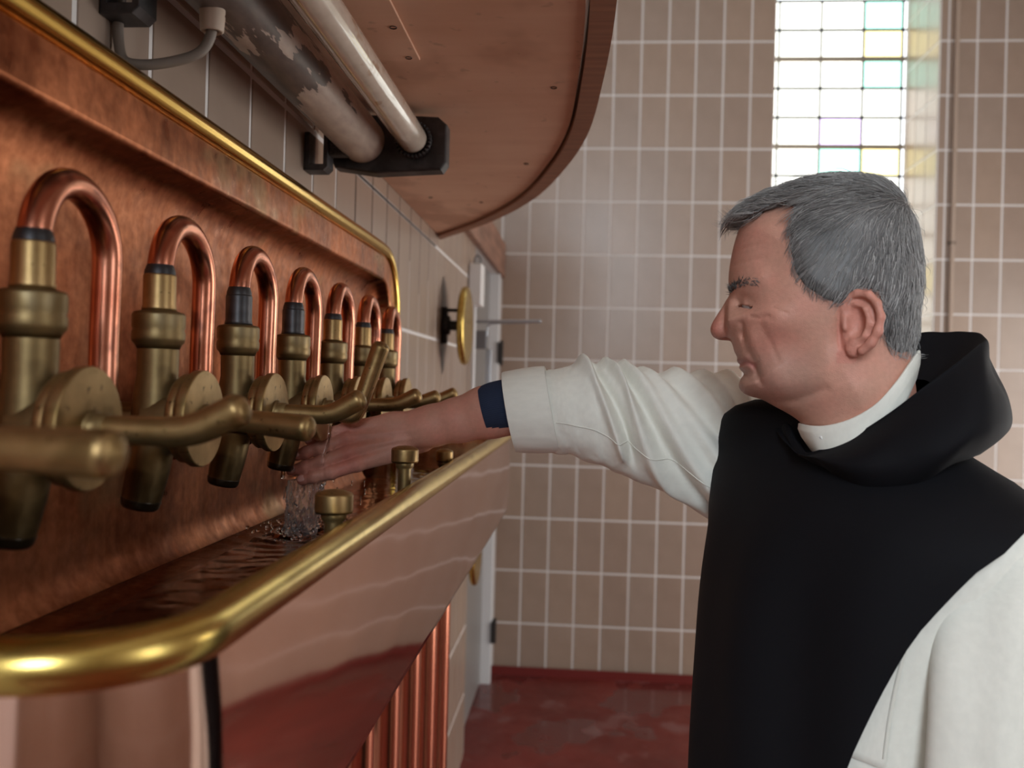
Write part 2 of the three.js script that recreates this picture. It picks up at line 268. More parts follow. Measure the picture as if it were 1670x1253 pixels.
const profLen = [0]; for (let i = 1; i < prof.length; i++) profLen.push(profLen[i - 1] + Math.hypot(prof[i][0] - prof[i - 1][0], prof[i][1] - prof[i - 1][1]));
// plan of the sheet: straight, its upper far corner rounded and the lip turned down the far side
const CR = 0.13;
function sheetPoint(s, i) {                              // s: distance along the lip, i: profile index
  const [px, py] = prof[i], drop = ROD[1] - py, L1 = -TOPEND - CR;
  return s <= L1 ? [px, py, -s] : null;
}
const sheetCols = []; for (let i = 0; i <= 90; i++) sheetCols.push(lerp(0.22, -TOPEND - CR, i / 90));
{
  const n = sheetCols.length - 1, m = prof.length - 1;
  const g = grid(n, m, (u, v) => { const s = sheetCols[Math.round(u * n)], k = Math.round(v * m), w = 0.0012 * fbm(s * 6, prof[k][1] * 8, 2, 3); return [prof[k][0] + (k > 4 ? w : 0), prof[k][1], -s]; });
  const uv = g.attributes.uv; for (let j = 0; j <= m; j++) for (let i = 0; i <= n; i++) uv.setXY(j * (n + 1) + i, sheetCols[i] * 1.25, profLen[j] * 1.25);
  mesh('backsplash', g, copperSheet, trough);
  // far side: the lip profile carried round the corner and down
  const arc = []; for (let i = 0; i <= 12; i++) { const a = i / 12 * Math.PI / 2; arc.push([Math.sin(a), Math.cos(a)]); }
  const side = [...arc.map(([sz, cy]) => ({ cz: -TOPEND - CR, cy: ROD[1] - CR, sz, k: cy })), ...[0.25, 0.5, 0.75, 1].map(t => ({ cz: -TOPEND - CR, cy: lerp(ROD[1] - CR, FLOORY, t), sz: 1, k: 0 }))];
  const mm = 19;
  const g2 = grid(side.length - 1, mm, (u, v) => { const a = side[Math.round(u * (side.length - 1))], b = prof[Math.round(v * mm)], r = CR - (ROD[1] - b[1]); return [b[0], a.cy + r * a.k, -(a.cz + r * a.sz)]; });
  const uv2 = g2.attributes.uv; for (let i = 0; i < uv2.count; i++) uv2.setXY(i, uv2.getX(i) * 0.5, uv2.getY(i) * 0.15);
  mesh('backsplash_end', g2, copperSheet, trough);
}
const rodPts = [V(ROD[0], ROD[1], -0.2), V(ROD[0], ROD[1], -0.8), V(ROD[0], ROD[1], -1.4)];
for (let i = 0; i <= 8; i++) { const a = i / 8 * Math.PI / 2; rodPts.push(V(ROD[0], ROD[1] - CR + CR * Math.cos(a), TOPEND + CR - CR * Math.sin(a))); }
rodPts.push(V(ROD[0], 1.6, TOPEND), V(ROD[0], FLOORY + 0.02, TOPEND));
mesh('edge_rod', tube(rodPts, 0.0125, 260, 18), brassBright, trough);
// copper pipes standing under the basin, one below each tap
for (let n = 0; n < 9; n++) { const z = -(0.51 + 0.18 * n); mesh('drain_pipe', merge([new THREE.CylinderGeometry(0.0255, 0.0255, EYE - 0.29, 28, 1).translate(-0.3, (EYE - 0.29) / 2, z)]), copperPipe, trough); }

// ---------------------------------------------------------------- taps
const wetLip = std({ color: C(50, 40, 26), metalness: 0.5, roughness: 0.3 });
const TAPX = -0.37, LOW = [0, 1, 0];
const bend = (a, b, c, r = 0.012, n = 4) => {            // rod centre line with one rounded bend
  const A = V(...a), B = V(...b), Cc = V(...c), u = A.clone().sub(B).normalize(), w = Cc.clone().sub(B).normalize(); const out = [A, A.clone().lerp(B, 0.5)];
  const p = B.clone().addScaledVector(u, r), q = B.clone().addScaledVector(w, r); for (let i = 0; i <= n; i++) { const t = i / n; out.push(p.clone().multiplyScalar((1 - t) ** 2).addScaledVector(B, 2 * t * (1 - t)).addScaledVector(q, t * t)); } out.push(q.clone().lerp(Cc, 0.5), Cc); return out;
};
function handleGeo(pts, r0, r1) {                        // tapered rod with a domed end
  const c = new THREE.CatmullRomCurve3(pts, false, 'centripetal'), N = 40, R = 18, fr = c.computeFrenetFrames(N, false);
  return grid(R, N + 5, (u, v) => { const k = Math.round(v * (N + 5)), t = Math.min(1, k / N), p = c.getPointAt(t), e = Math.max(0, k - N) / 5, r = lerp(r0, r1, t) * Math.sqrt(Math.max(0, 1 - e * e)), i = Math.min(N, k); const a = u * 2 * Math.PI; const q = p.clone().addScaledVector(fr.tangents[i], e * r1 * 0.75).addScaledVector(fr.normals[i], r * Math.cos(a)).addScaledVector(fr.binormals[i], r * Math.sin(a)); return [q.x, q.y, q.z]; }, true);
}
function makeTap(n, d, label, o) {
  const t = thing('tap', label, 'tap', TAPX, EYE, -d, 'brass taps along the trough');
  // coordinates below are relative to the tap axis at lens height
  const dark = brassDark;
  // cast body: vertical barrel, side barrel to the wall, side barrel to the cap, slanted spout
  const body = [lathe([[0.0, 0.027], [0.0165, 0.027], [0.0175, 0.02], [0.0172, 0.0], [0.0195, -0.015], [0.021, -0.032], [0.021, -0.05], [0.018, -0.06], [0, -0.062]], 36)];
  const side = new THREE.CylinderGeometry(0.0245, 0.022, 0.034, 36).rotateZ(-Math.PI / 2).translate(0.012, -0.0375, 0); body.push(side);
  body.push(new THREE.CylinderGeometry(0.013, 0.013, 0.075, 24).rotateZ(Math.PI / 2).translate(-0.05, -0.0375, 0));
  body.push(new THREE.CylinderGeometry(0.019, 0.019, 0.012, 6).rotateZ(Math.PI / 2).translate(-0.072, -0.0375, 0));
  mesh('valve_body', uvBy(merge(body), 3), dark, t);
  const sp = lathe([[0.0145, 0.0], [0.0182, -0.006], [0.0182, -0.03], [0.0168, -0.052], [0.0158, -0.060], [0.0145, -0.062], [0.0125, -0.060], [0.0125, -0.02]], 36); sp.rotateZ(-0.2); sp.translate(-0.001, -0.055, 0);
  const sm = mesh('spout', uvBy(sp, 3), brassDark, t);
  const lp = lathe([[0.0166, -0.0545], [0.0170, -0.0555], [0.0161, -0.0605], [0.0146, -0.0628], [0.0124, -0.0606], [0.0124, -0.050]], 30); lp.rotateZ(-0.2); lp.translate(-0.001, -0.055, 0); mesh('spout_lip', uvBy(lp, 3), wetLip, sm);
  mesh('union_nut', uvBy(lathe([[0.0, 0.022], [0.0175, 0.022], [0.0195, 0.026], [0.0215, 0.028], [0.0222, 0.031], [0.0222, 0.036], [0.0212, 0.0385], [0.0222, 0.041], [0.0222, 0.051], [0.0208, 0.0535], [0.015, 0.055], [0, 0.055]], 40), 3), brassDark, t);
  const fm = o.ferrule === 'dark' ? solder : brassAged;
  mesh('ferrule', uvBy(lathe([[0.0, 0.053], [0.0148, 0.053], [0.0142, 0.058], [0.0138, 0.06], [0.0138, 0.085], [0.0128, 0.0875], [0, 0.088]], 36), 3), fm, t);
  mesh('solder_joint', uvBy(lathe([[0.0132, 0.0865], [0.0128, 0.09], [0.0118, 0.093], [0.0110, 0.095]], 28), 3), solder, t);
  // gooseneck: up, over along the wall, down behind the cap and back into the wall
  const g = []; const R = 0.051, cy = 0.084 + (o.dy || 0); g.push(V(0, 0.06, 0)); for (let i = 0; i <= 16; i++) { const a = Math.PI - i / 16 * Math.PI; g.push(V(-0.004 * (i / 16), cy + R * Math.sin(a) * (1 - 0.03 * Math.sin(2 * a)), -(R + R * Math.cos(a)))); }
  g.push(V(-0.005, 0.03, -2 * R), V(-0.006, -0.02, -2 * R), V(-0.010, -0.05, -2 * R), V(-0.03, -0.072, -2 * R), V(-0.085, -0.075, -2 * R));
  const gg = tube(g, 0.0112, 150, 20); { const uv = gg.attributes.uv; for (let i = 0; i < uv.count; i++) uv.setXY(i, uv.getX(i) * 0.9 + n * 0.37, uv.getY(i) * 0.25 + n * 0.21); }
  mesh('gooseneck_pipe', gg, copperPipe, t);
  // round cap facing the basin
  const cap = lathe([[0.0, 0.0], [0.036, 0.0], [0.0385, 0.003], [0.0385, 0.0075], [0.0375, 0.009], [0.0405, 0.0105], [0.0418, 0.0125], [0.0418, 0.0185], [0.0408, 0.0202], [0.0, 0.0205]], 56); cap.rotateZ(-Math.PI / 2); cap.translate(0.0235, -0.0375, 0);
  const cm = mesh('cap_disc', uvBy(cap, 3), brassAged, t);
  mesh('spindle', uvBy(lathe([[0.013, 0.0], [0.013, 0.002], [0.0105, 0.0022], [0.0105, 0.011], [0, 0.012]], 28).rotateZ(-Math.PI / 2).translate(0.0438, -0.0375, 0), 3), brassDark, cm);
  mesh('handle', uvBy(handleGeo(bend(...o.h, o.r || 0.014), 0.0092, 0.0114), 3), brassAged, t);
  return t;
}
// handle points relative to (TAPX, EYE, -d)
const H = (x1, y1, x2, y2, z1 = 0, z2 = 0) => [[0.048, -0.0375, 0], [x1, y1, z1], [x2, y2, z2]];
makeTap(0, 0.402, 'nearest brass tap, only its straight thick handle in view at the left edge', { h: H(0.10, -0.036, 0.158, -0.036, 0, 0.01) });
makeTap(1, 0.585, 'brass tap closest to the camera with whole copper gooseneck and bent handle', { h: H(0.112, -0.038, 0.143, -0.0225) });
makeTap(2, 0.768, 'second whole brass tap, straight handle drooping level in front of its cap', { h: H(0.085, -0.039, 0.136, -0.0425, 0, 0.012) });
makeTap(3, 0.951, 'third whole brass tap, with blackened ferrule and low bent handle', { ferrule: 'dark', h: H(0.103, -0.039, 0.132, -0.022) });
makeTap(4, 1.134, 'open brass tap with blackened ferrule and raised handle above the wet hand', { ferrule: 'dark', h: H(0.082, -0.052, 0.113, 0.040), r: 0.016 });
makeTap(5, 1.317, 'fifth whole brass tap from the camera, partly hidden behind the raised handle', { h: H(0.098, -0.036, 0.126, -0.022) });
makeTap(6, 1.50, 'sixth whole brass tap from the camera, second to last before the far end', { h: H(0.097, -0.036, 0.125, -0.026) });
makeTap(7, 1.683, 'last brass tap at the far rounded end of the copper backsplash', { h: H(0.102, -0.034, 0.128, -0.022), dy: -0.004 });

// mushroom-headed stand pipes rising from the basin
[[-0.2225, -0.81, 0.0997, 'nearest mushroom-headed brass plug, in front of the falling water', 0.0172], [-0.2225, -1.135, 0.0816, 'middle mushroom-headed brass plug, below the wrist', 0.0172], [-0.2225, -1.465, 0.1085, 'farthest mushroom-headed brass plug, small beyond the wrist', 0.0140]].forEach(([x, z, drop, label, r]) => {
  const top = EYE - drop - FLOORY, p = thing('basin_plug', label, 'plug', x, FLOORY, z, 'brass plugs standing in the basin');
  mesh('stem', uvBy(lathe([[0.0094, 0], [0.0094, 0.004], [0.0082, 0.006], [0.0082, top - 0.03], [0.0112, top - 0.027], [0.0118, top - 0.022], [0.010, top - 0.02], [0, top - 0.02]], 28), 3), brassDark, p);
  mesh('mushroom_head', uvBy(lathe([[0, top - 0.0215], [r * 0.95, top - 0.0215], [r, top - 0.019], [r, top - 0.006], [r * 0.94, top - 0.0035], [r * 0.5, top - 0.0008], [0, top]], 40), 3), brassAged, p);
});

// ---------------------------------------------------------------- the man
function surfaceNets(field, lo, hi, cell, color, mirror = false) {       // field(x, y, z) < 0 inside; smooth closed mesh
  const n = [0, 1, 2].map(k => Math.ceil((hi[k] - lo[k]) / cell) + 1), [nx, ny, nz] = n, F = new Float32Array(nx * ny * nz);
  const at = (i, j, k) => (k * ny + j) * nx + i;
  for (let k = 0; k < nz; k++) for (let j = 0; j < ny; j++) for (let i = 0; i < nx; i++) F[at(i, j, k)] = mirror && k > nz >> 1 ? F[at(i, j, nz - 1 - k)] : field(lo[0] + i * cell, lo[1] + j * cell, lo[2] + k * cell, i, j, k);
  const id = new Int32Array(nx * ny * nz).fill(-1), pos = [], nor = [], col = [], idx = [];
  const E = []; for (let a = 0; a < 8; a++) for (let b = 0; b < 3; b++) if (!(a & (1 << b))) E.push([a, a | (1 << b)]);
  for (let k = 0; k < nz - 1; k++) for (let j = 0; j < ny - 1; j++) for (let i = 0; i < nx - 1; i++) {
    const v = []; let m = 0; for (let c = 0; c < 8; c++) { const q = F[at(i + (c & 1), j + ((c >> 1) & 1), k + (c >> 2))]; v.push(q); if (q < 0) m |= 1 << c; }
    if (m === 0 || m === 255) continue;
    let x = 0, y = 0, z = 0, w = 0;
    for (const [a, b] of E) { if ((v[a] < 0) === (v[b] < 0)) continue; const t = v[a] / (v[a] - v[b]); x += lerp(a & 1, b & 1, t); y += lerp((a >> 1) & 1, (b >> 1) & 1, t); z += lerp(a >> 2, b >> 2, t); w++; }
    x /= w; y /= w; z /= w; id[at(i, j, k)] = pos.length / 3;
    const p = [lo[0] + (i + x) * cell, lo[1] + (j + y) * cell, lo[2] + (k + z) * cell]; pos.push(...p);
    const tri = (f) => f; const g = [0, 0, 0];
    for (let c = 0; c < 8; c++) { const cx = c & 1, cy = (c >> 1) & 1, cz = c >> 2, a = cx ? x : 1 - x, b = cy ? y : 1 - y, d = cz ? z : 1 - z; g[0] += v[c] * (cx ? 1 : -1) * b * d; g[1] += v[c] * (cy ? 1 : -1) * a * d; g[2] += v[c] * (cz ? 1 : -1) * a * b; }
    const L = Math.hypot(...g) || 1; nor.push(g[0] / L, g[1] / L, g[2] / L);
    if (color) col.push(...color(p, [g[0] / L, g[1] / L, g[2] / L]));
  }
  const quad = (a, b, c, d, flip) => { if (a < 0 || b < 0 || c < 0 || d < 0) return; flip ? idx.push(a, c, b, a, d, c) : idx.push(a, b, c, a, c, d); };
  for (let k = 1; k < nz - 1; k++) for (let j = 1; j < ny - 1; j++) for (let i = 1; i < nx - 1; i++) {
    const f = F[at(i, j, k)] < 0;
    if (f !== F[at(i + 1, j, k)] < 0) quad(id[at(i, j - 1, k - 1)], id[at(i, j, k - 1)], id[at(i, j, k)], id[at(i, j - 1, k)], !f);
    if (f !== F[at(i, j + 1, k)] < 0) quad(id[at(i - 1, j, k - 1)], id[at(i - 1, j, k)], id[at(i, j, k)], id[at(i, j, k - 1)], !f);
    if (f !== F[at(i, j, k + 1)] < 0) quad(id[at(i - 1, j - 1, k)], id[at(i, j - 1, k)], id[at(i, j, k)], id[at(i - 1, j, k)], !f);
  }
  const g = new THREE.BufferGeometry(); g.setAttribute('position', new THREE.Float32BufferAttribute(pos, 3)); g.setIndex(idx);
  g.computeVertexNormals();
  if (color) g.setAttribute('color', new THREE.Float32BufferAttribute(col, 3)); return g;
}
const smin = (a, b, k) => { const h = Math.max(k - Math.abs(a - b), 0) / k; return Math.min(a, b) - h * h * k * 0.25; };
const smax = (a, b, k) => -smin(-a, -b, k);
function capsule(px, py, pz, a, b) {                      // tapered: a, b = [x, y, z, r]
  const dx = b[0] - a[0], dy = b[1] - a[1], dz = b[2] - a[2], ex = px - a[0], ey = py - a[1], ez = pz - a[2];
  const t = clamp((ex * dx + ey * dy + ez * dz) / (dx * dx + dy * dy + dz * dz)); return Math.hypot(ex - dx * t, ey - dy * t, ez - dz * t) - lerp(a[3], b[3], t);
}
function polyDist(poly, x, y) {                           // signed: positive inside
  let d = 1e9, inside = false;
  for (let i = 0, j = poly.length - 1; i < poly.length; j = i++) {
    const [ax, ay] = poly[j], [bx, by] = poly[i], dx = bx - ax, dy = by - ay, t = clamp(((x - ax) * dx + (y - ay) * dy) / (dx * dx + dy * dy)); d = Math.min(d, Math.hypot(x - ax - dx * t, y - ay - dy * t));
    if ((ay > y) !== (by > y) && x < (bx - ax) * (y - ay) / (by - ay) + ax) inside = !inside;
  }
  return inside ? d : -d;
}
function lineDist(pts, x, y) { let d = 1e9; for (let i = 1; i < pts.length; i++) { const [ax, ay] = pts[i - 1], [bx, by] = pts[i], dx = bx - ax, dy = by - ay, t = clamp(((x - ax) * dx + (y - ay) * dy) / (dx * dx + dy * dy)); d = Math.min(d, Math.hypot(x - ax - dx * t, y - ay - dy * t)); } return d; }
function curvePoly(pts, per = 4) { const c = new THREE.CatmullRomCurve3(pts.map(p => V(p[0], p[1], 0)), true, 'centripetal'); return c.getPoints(pts.length * per).slice(0, -1).map(p => [p.x, p.y]); }

const MAN = [0.31, 0, -1.03];                             // where he stands
const man = thing('person', 'man in a white habit and black hooded scapular holding his hand under a tap', 'person', ...MAN);
const local = g => g.translate(-MAN[0], -MAN[1], -MAN[2]);
const HC = V(0.25, 1.6668, -0.985), HN = V(-0.246, 0, 0.9693), HS = V(-0.9693, 0, -0.246), UPV = V(0, 1, 0);   // head centre, left, forward
const toHead = g => { g.applyMatrix4(headM); const ix = g.index; if (ix) { const a = ix.array; for (let i = 0; i < a.length; i += 3) { const t = a[i]; a[i] = a[i + 1]; a[i + 1] = t; } } g.computeVertexNormals(); return g; };   // the basis mirrors, so turn the faces
const headM = new THREE.Matrix4().makeBasis(HS, UPV, HN).setPosition(HC);
const SKIN = curvePoly([[0.0303, 0.1059], [0.0521, 0.0976], [0.0729, 0.0885], [0.0867, 0.0751], [0.0934, 0.0573], [0.0974, 0.0374], [0.099, 0.0234], [0.0991, 0.0128], [0.0979, 0.0047], [0.0978, -0.0006], [0.1016, -0.0066], [0.1066, -0.0152], [0.1142, -0.028], [0.117, -0.0347], [0.1172, -0.04], [0.1144, -0.0457], [0.109, -0.0487], [0.1018, -0.0496], [0.0959, -0.0503], [0.0936, -0.0539], [0.0911, -0.0619], [0.088, -0.0685], [0.0882, -0.0725], [0.0859, -0.0748], [0.0849, -0.0757], [0.0858, -0.0791], [0.0835, -0.0824], [0.0805, -0.0856], [0.0833, -0.0903], [0.0851, -0.095], [0.0853, -0.1003], [0.0816, -0.1055], [0.0738, -0.1096], [0.0622, -0.1123], [0.0474, -0.12], [0.0347, -0.1265], [0.0226, -0.1346], [0.0131, -0.1459], [0.0073, -0.1813], [0.0042, -0.207], [-0.0965, -0.2008], [-0.095, -0.1383], [-0.0893, -0.0884], [-0.0857, -0.0603], [-0.0858, -0.0383], [-0.0875, -0.0132], [-0.0892, 0.0119], [-0.0875, 0.0369], [-0.0823, 0.0622], [-0.0731, 0.0851], [-0.058, 0.1034], [-0.0395, 0.1131], [-0.0094, 0.1177], [0.0119, 0.1136]], 3);
const gauss = (s, t, cs, ct, ws, wt = ws) => Math.exp(-(((s - cs) / ws) ** 2 + ((t - ct) / wt) ** 2));
const NLF = [[0.0800, -0.0445], [0.0757, -0.059], [0.0672, -0.0745], [0.0634, -0.0886]], MOUTH = [[0.088, -0.0752], [0.0753, -0.0738], [0.0682, -0.0775]], JAW = [[0.06, -0.104], [0.03, -0.098], [0.004, -0.085], [-0.014, -0.062]];
function headT(s, t, poly, grow = 0) {                     // half width of the head seen from the side, squared (negative outside)
  const D = polyDist(poly, s, t);
  const neck = smooth(-0.095, -0.135, t) , lowf = smooth(0.0, -0.09, t);
  let R = lerp(lerp(0.0775, 0.0665, lowf), 0.054, neck), Q = lerp(lerp(0.088, 0.072, lowf), 0.05, neck);
  R += grow; Q += grow;
  const nose = smooth(-0.001, 0.007, s - lerp(0.0972, 0.0925, clamp(-t / 0.052))) * smooth(0.004, -0.012, t) * smooth(-0.060, -0.050, t);
  R = lerp(R, lerp(0.0155, 0.0195, smooth(-0.015, -0.036, t)), nose); Q = lerp(Q, 0.0125, nose);
  const e = clamp(D / Q, -1, 1); let S = R * R * (1 - (1 - e) * (1 - e)); if (D < 0) S = 2 * R * R * D / Q;
  if (S > 0 && !grow) {
    let T = Math.sqrt(S); const k = smooth(0, 0.02, T);
    const gl = (pts, w) => Math.exp(-((lineDist(pts, s, t) / w) ** 2));
    let f = -0.0100 * gauss(s, t, 0.081, -0.0140, 0.016, 0.0105) - 0.0055 * gauss(s, t, 0.0835, -0.0110, 0.0075, 0.0075)
      - 0.0009 * gl([[0.0609, -0.0358], [0.0502, -0.0554], [0.0429, -0.0731]], 0.0030) - 0.0016 * gl([[0.0710, -0.0279], [0.061, -0.0308], [0.0522, -0.0285]], 0.0016) - 0.0010 * gl([[0.048, -0.0167], [0.0337, -0.0128]], 0.0013) - 0.0010 * gl([[0.0479, -0.0213], [0.0346, -0.0259]], 0.0013)
      - 0.0026 * gl([[0.0662, -0.0800], [0.060, -0.0957]], 0.0030) - 0.0030 * gl([[-0.0140, -0.012], [-0.0135, -0.0387], [-0.0164, -0.0592]], 0.0024) - 0.0022 * gl([[0.0564, -0.1165], [0.0251, -0.1125], [-0.0024, -0.100]], 0.0045) - 0.0040 * gl([[0.0800, -0.0345], [0.0795, -0.0480]], 0.0028)
      + 0.0008 * gl([[0.071, -0.048], [0.0615, -0.068], [0.057, -0.082]], 0.0060) - 0.004 * gauss(s, t, 0.052, 0.03, 0.02, 0.022) + 0.0035 * Math.exp(-((lineDist([[0.092, 0.005], [0.062, 0.011]], s, t) / 0.008) ** 2))
      + 0.006 * gauss(s, t, 0.047, -0.034, 0.018, 0.014) - 0.004 * gauss(s, t, 0.028, -0.06, 0.02, 0.018) + 0.006 * gauss(s, t, 0.048, -0.088, 0.014, 0.016) + 0.004 * gauss(s, t, 0.07, -0.05, 0.008, 0.012)
      - 0.0031 * gl(NLF, 0.0040) - 0.0030 * Math.exp(-((lineDist(MOUTH, s, t) / 0.0020) ** 2)) + 0.0010 * gauss(s, t, 0.079, -0.0703, 0.010, 0.003) + 0.0012 * gauss(s, t, 0.078, -0.0795, 0.010, 0.003)
      - 0.0028 * gauss(s, t, 0.074, -0.0865, 0.012, 0.003) + 0.003 * Math.exp(-((lineDist(JAW, s, t) / 0.011) ** 2)) - 0.0008 * Math.exp(-((lineDist([[0.058, -0.028], [0.05, -0.031]], s, t) / 0.003) ** 2))
      - 0.0010 * Math.exp(-((lineDist([[0.092, 0.042], [0.06, 0.046]], s, t) / 0.002) ** 2)) - 0.0010 * Math.exp(-((lineDist([[0.092, 0.028], [0.058, 0.031]], s, t) / 0.002) ** 2))
      - 0.0035 * gauss(s, t, -0.012, -0.055, 0.006, 0.02);
    T += f * k; S = T * T;
  }
  return S;
}
const HC2 = 0.0016, HLO = [-0.115, -0.185, -70 * HC2], HHI = [0.125, 0.13, 70 * HC2 - 1e-6];
const SG = (() => { const nx = Math.ceil((HHI[0] - HLO[0]) / HC2) + 1, ny = Math.ceil((HHI[1] - HLO[1]) / HC2) + 1, a = new Float32Array(nx * ny); for (let j = 0; j < ny; j++) for (let i = 0; i < nx; i++) a[j * nx + i] = headT(HLO[0] + i * HC2, HLO[1] + j * HC2, SKIN); return { a, nx }; })();
const EARH = [[-0.0165, -0.0205], [-0.0207, -0.0111], [-0.0295, -0.0071], [-0.0394, -0.0089], [-0.0473, -0.0177], [-0.0508, -0.0306], [-0.0484, -0.0446], [-0.0427, -0.0552], [-0.0350, -0.0625]];
const earN = s => 0.0685 + (-0.014 - s) * 0.5;             // ear plate stands away from the skull towards its back edge
const earChain = EARH.map(([s, t], i) => [s, t, earN(s) + 0.002, i < 6 ? 0.0036 : 0.0044]);
const antiChain = [[-0.029, -0.0185], [-0.0372, -0.0235], [-0.0410, -0.036], [-0.0365, -0.0470], [-0.029, -0.0535]].map(([s, t]) => [s, t, earN(s) - 0.0005, 0.0038]);
const EYE_C = [0.0690, -0.0175, 0.0350];
function headField(s, t, n, S) {
  const a = Math.abs(n);
  let f = (n * n - S) / (2 * Math.max(Math.sqrt(Math.max(S, 0)), 0.016));
  if (s > 0.02 && t > -0.06 && t < 0.03) {
    // socket, lids, nose wing, nostril
    const lx = s - EYE_C[0], ly = t - EYE_C[1], lz = a - EYE_C[2]; let lid = Math.hypot(lx, ly, lz) - 0.0138;
    lid = smin(lid, capsule(s, t, a, [0.0800, -0.0085, 0.0330, 0.0030], [0.0575, -0.0150, 0.0490, 0.0036]), 0.004);
    lid = smin(lid, capsule(s, t, a, [0.0790, -0.0262, 0.0335, 0.0018], [0.0600, -0.0256, 0.0475, 0.0026]), 0.007);
    f = smin(f, lid, 0.0045);
    const er = Math.hypot(lx, ly, lz), slab = Math.max(Math.abs(ly - 0.0012 + 0.22 * Math.max(0, lz - 0.004) - 0.05 * lx) - 0.0012, er - 0.0185, -(lx * 0.75 + lz - 0.0035)); f = smax(f, -slab, 0.0012);
    f = smin(f, Math.hypot((s - 0.0893) / 1.2, (t + 0.0415) / 0.95, a - 0.0118) - 0.0074, 0.0035);
    f = smax(f, -capsule(s, t, a, [0.1050, -0.0500, 0.0062, 0.0026], [0.0945, -0.0488, 0.0095, 0.0034]), 0.0015);
  }
  if (s < 0.0 && s > -0.065 && t > -0.08 && t < 0.005 && a > 0.045) {
    // ear: thin bowl, rolled rim, inner fold, lobe, small flap in front
    const pn2 = a - earN(s), bowl = Math.max(Math.abs(pn2 + 0.004) - 0.0028, Math.hypot((s + 0.034) / 0.0165, (t + 0.034) / 0.0285) * 0.0165 - 0.0165);
    let e = bowl; for (let i = 1; i < earChain.length; i++) e = smin(e, capsule(s, t, a, earChain[i - 1], earChain[i]), 0.003);
    for (let i = 1; i < antiChain.length; i++) e = smin(e, capsule(s, t, a, antiChain[i - 1], antiChain[i]), 0.004);
    e = smin(e, Math.hypot((s + 0.0275) / 0.9, (t + 0.0600) / 1.1, (a - 0.0725) / 0.62) - 0.0080, 0.006);
    e = smin(e, capsule(s, t, a, [-0.0195, -0.030, 0.071, 0.0042], [-0.0205, -0.040, 0.0725, 0.0042]), 0.004);
    e = smin(e, capsule(s, t, a, [-0.030, -0.012, 0.066, 0.006], [-0.040, -0.045, 0.072, 0.007]), 0.004);
    e = smax(e, -(Math.hypot((s + 0.0290) / 0.85, (t + 0.0350) / 1.55, (a - 0.0795)) - 0.0098), 0.003);
    f = smin(f, e, 0.004);
  }
  return f;
}
const skinBase = [0.55, 0.295, 0.215];
function skinColor(p, extra = 0) {
  const m = fbm(p[0] * 38, p[1] * 38, p[2] * 38, 3), f = fbm(p[0] * 240, p[1] * 240, p[2] * 240, 2);
  const k = 1 + 0.16 * f + 0.12 * m, red = clamp(0.5 * m + extra, -0.2, 1); return [skinBase[0] * k * (1 + 0.06 * red), skinBase[1] * k * (1 - 0.26 * red), skinBase[2] * k * (1 - 0.22 * red)];
}
const headGeo = surfaceNets((s, t, n, i, j) => headField(s, t, n, SG.a[j * SG.nx + i]), HLO, HHI, HC2, p => {
  const [s, t, n] = p, a = Math.abs(n); let red = 0.5 * gauss(s, t, 0.048, -0.045, 0.024) + 0.7 * gauss(s, t, 0.112, -0.035, 0.012, 0.02) + (s < -0.012 && s > -0.06 && t > -0.075 && t < 0 && a > 0.066 ? 0.4 : 0) + 0.3 * gauss(s, t, 0.09, 0.05, 0.02) + 0.15;
  const lip = Math.exp(-((lineDist(MOUTH, s, t) / 0.0042) ** 2)); const c = skinColor([s, t, n], red); const st = smooth(-0.05, -0.075, t) * smooth(-0.13, -0.1, t) * smooth(-0.01, 0.02, s) * 0.16;
  return [lerp(c[0], c[0] * 0.9, lip) * (1 - st), lerp(c[1], c[1] * 0.66, lip) * (1 - st * 0.6), lerp(c[2], c[2] * 0.72, lip) * (1 - st * 0.4)]; }, true);
const planeUV = (g, k, a = 0, b = 1) => { const P = g.attributes.position, uv = new Float32Array(P.count * 2); for (let i = 0; i < P.count; i++) { uv[2 * i] = P.getComponent(i, a) * k; uv[2 * i + 1] = P.getComponent(i, b) * k; } g.setAttribute('uv', new THREE.BufferAttribute(uv, 2)); return g; };
planeUV(headGeo, 14); toHead(headGeo);

// right arm and hand
const HAND = { index: [[-0.2395, 1.4732, -1.178, 0.014], [-0.2887, 1.456, -1.155, 0.0098], [-0.3193, 1.4449, -1.145, 0.0088], [-0.3407, 1.4391, -1.142, 0.008], [-0.3557, 1.4346, -1.142, 0.0072]], middle: [[-0.2367, 1.4834, -1.183, 0.014], [-0.2987, 1.4705, -1.158, 0.01], [-0.3325, 1.4576, -1.148, 0.009], [-0.3534, 1.4508, -1.146, 0.0082], [-0.3693, 1.4456, -1.146, 0.0072]], ring: [[-0.238, 1.4944, -1.188, 0.014], [-0.3033, 1.4865, -1.165, 0.0098], [-0.3369, 1.475, -1.156, 0.0088], [-0.3547, 1.469, -1.154, 0.008], [-0.3667, 1.4647, -1.154, 0.0072]], pinky: [[-0.2369, 1.5055, -1.193, 0.013], [-0.2996, 1.5037, -1.174, 0.009], [-0.327, 1.4936, -1.168, 0.008], [-0.3426, 1.4877, -1.166, 0.0072], [-0.3547, 1.4833, -1.166, 0.0064]], thumb: [[-0.2113, 1.4831, -1.2, 0.013], [-0.2531, 1.4700, -1.213, 0.0125], [-0.282, 1.4620, -1.212, 0.0105], [-0.3053, 1.4573, -1.203, 0.0095], [-0.3203, 1.4555, -1.196, 0.0085]] };
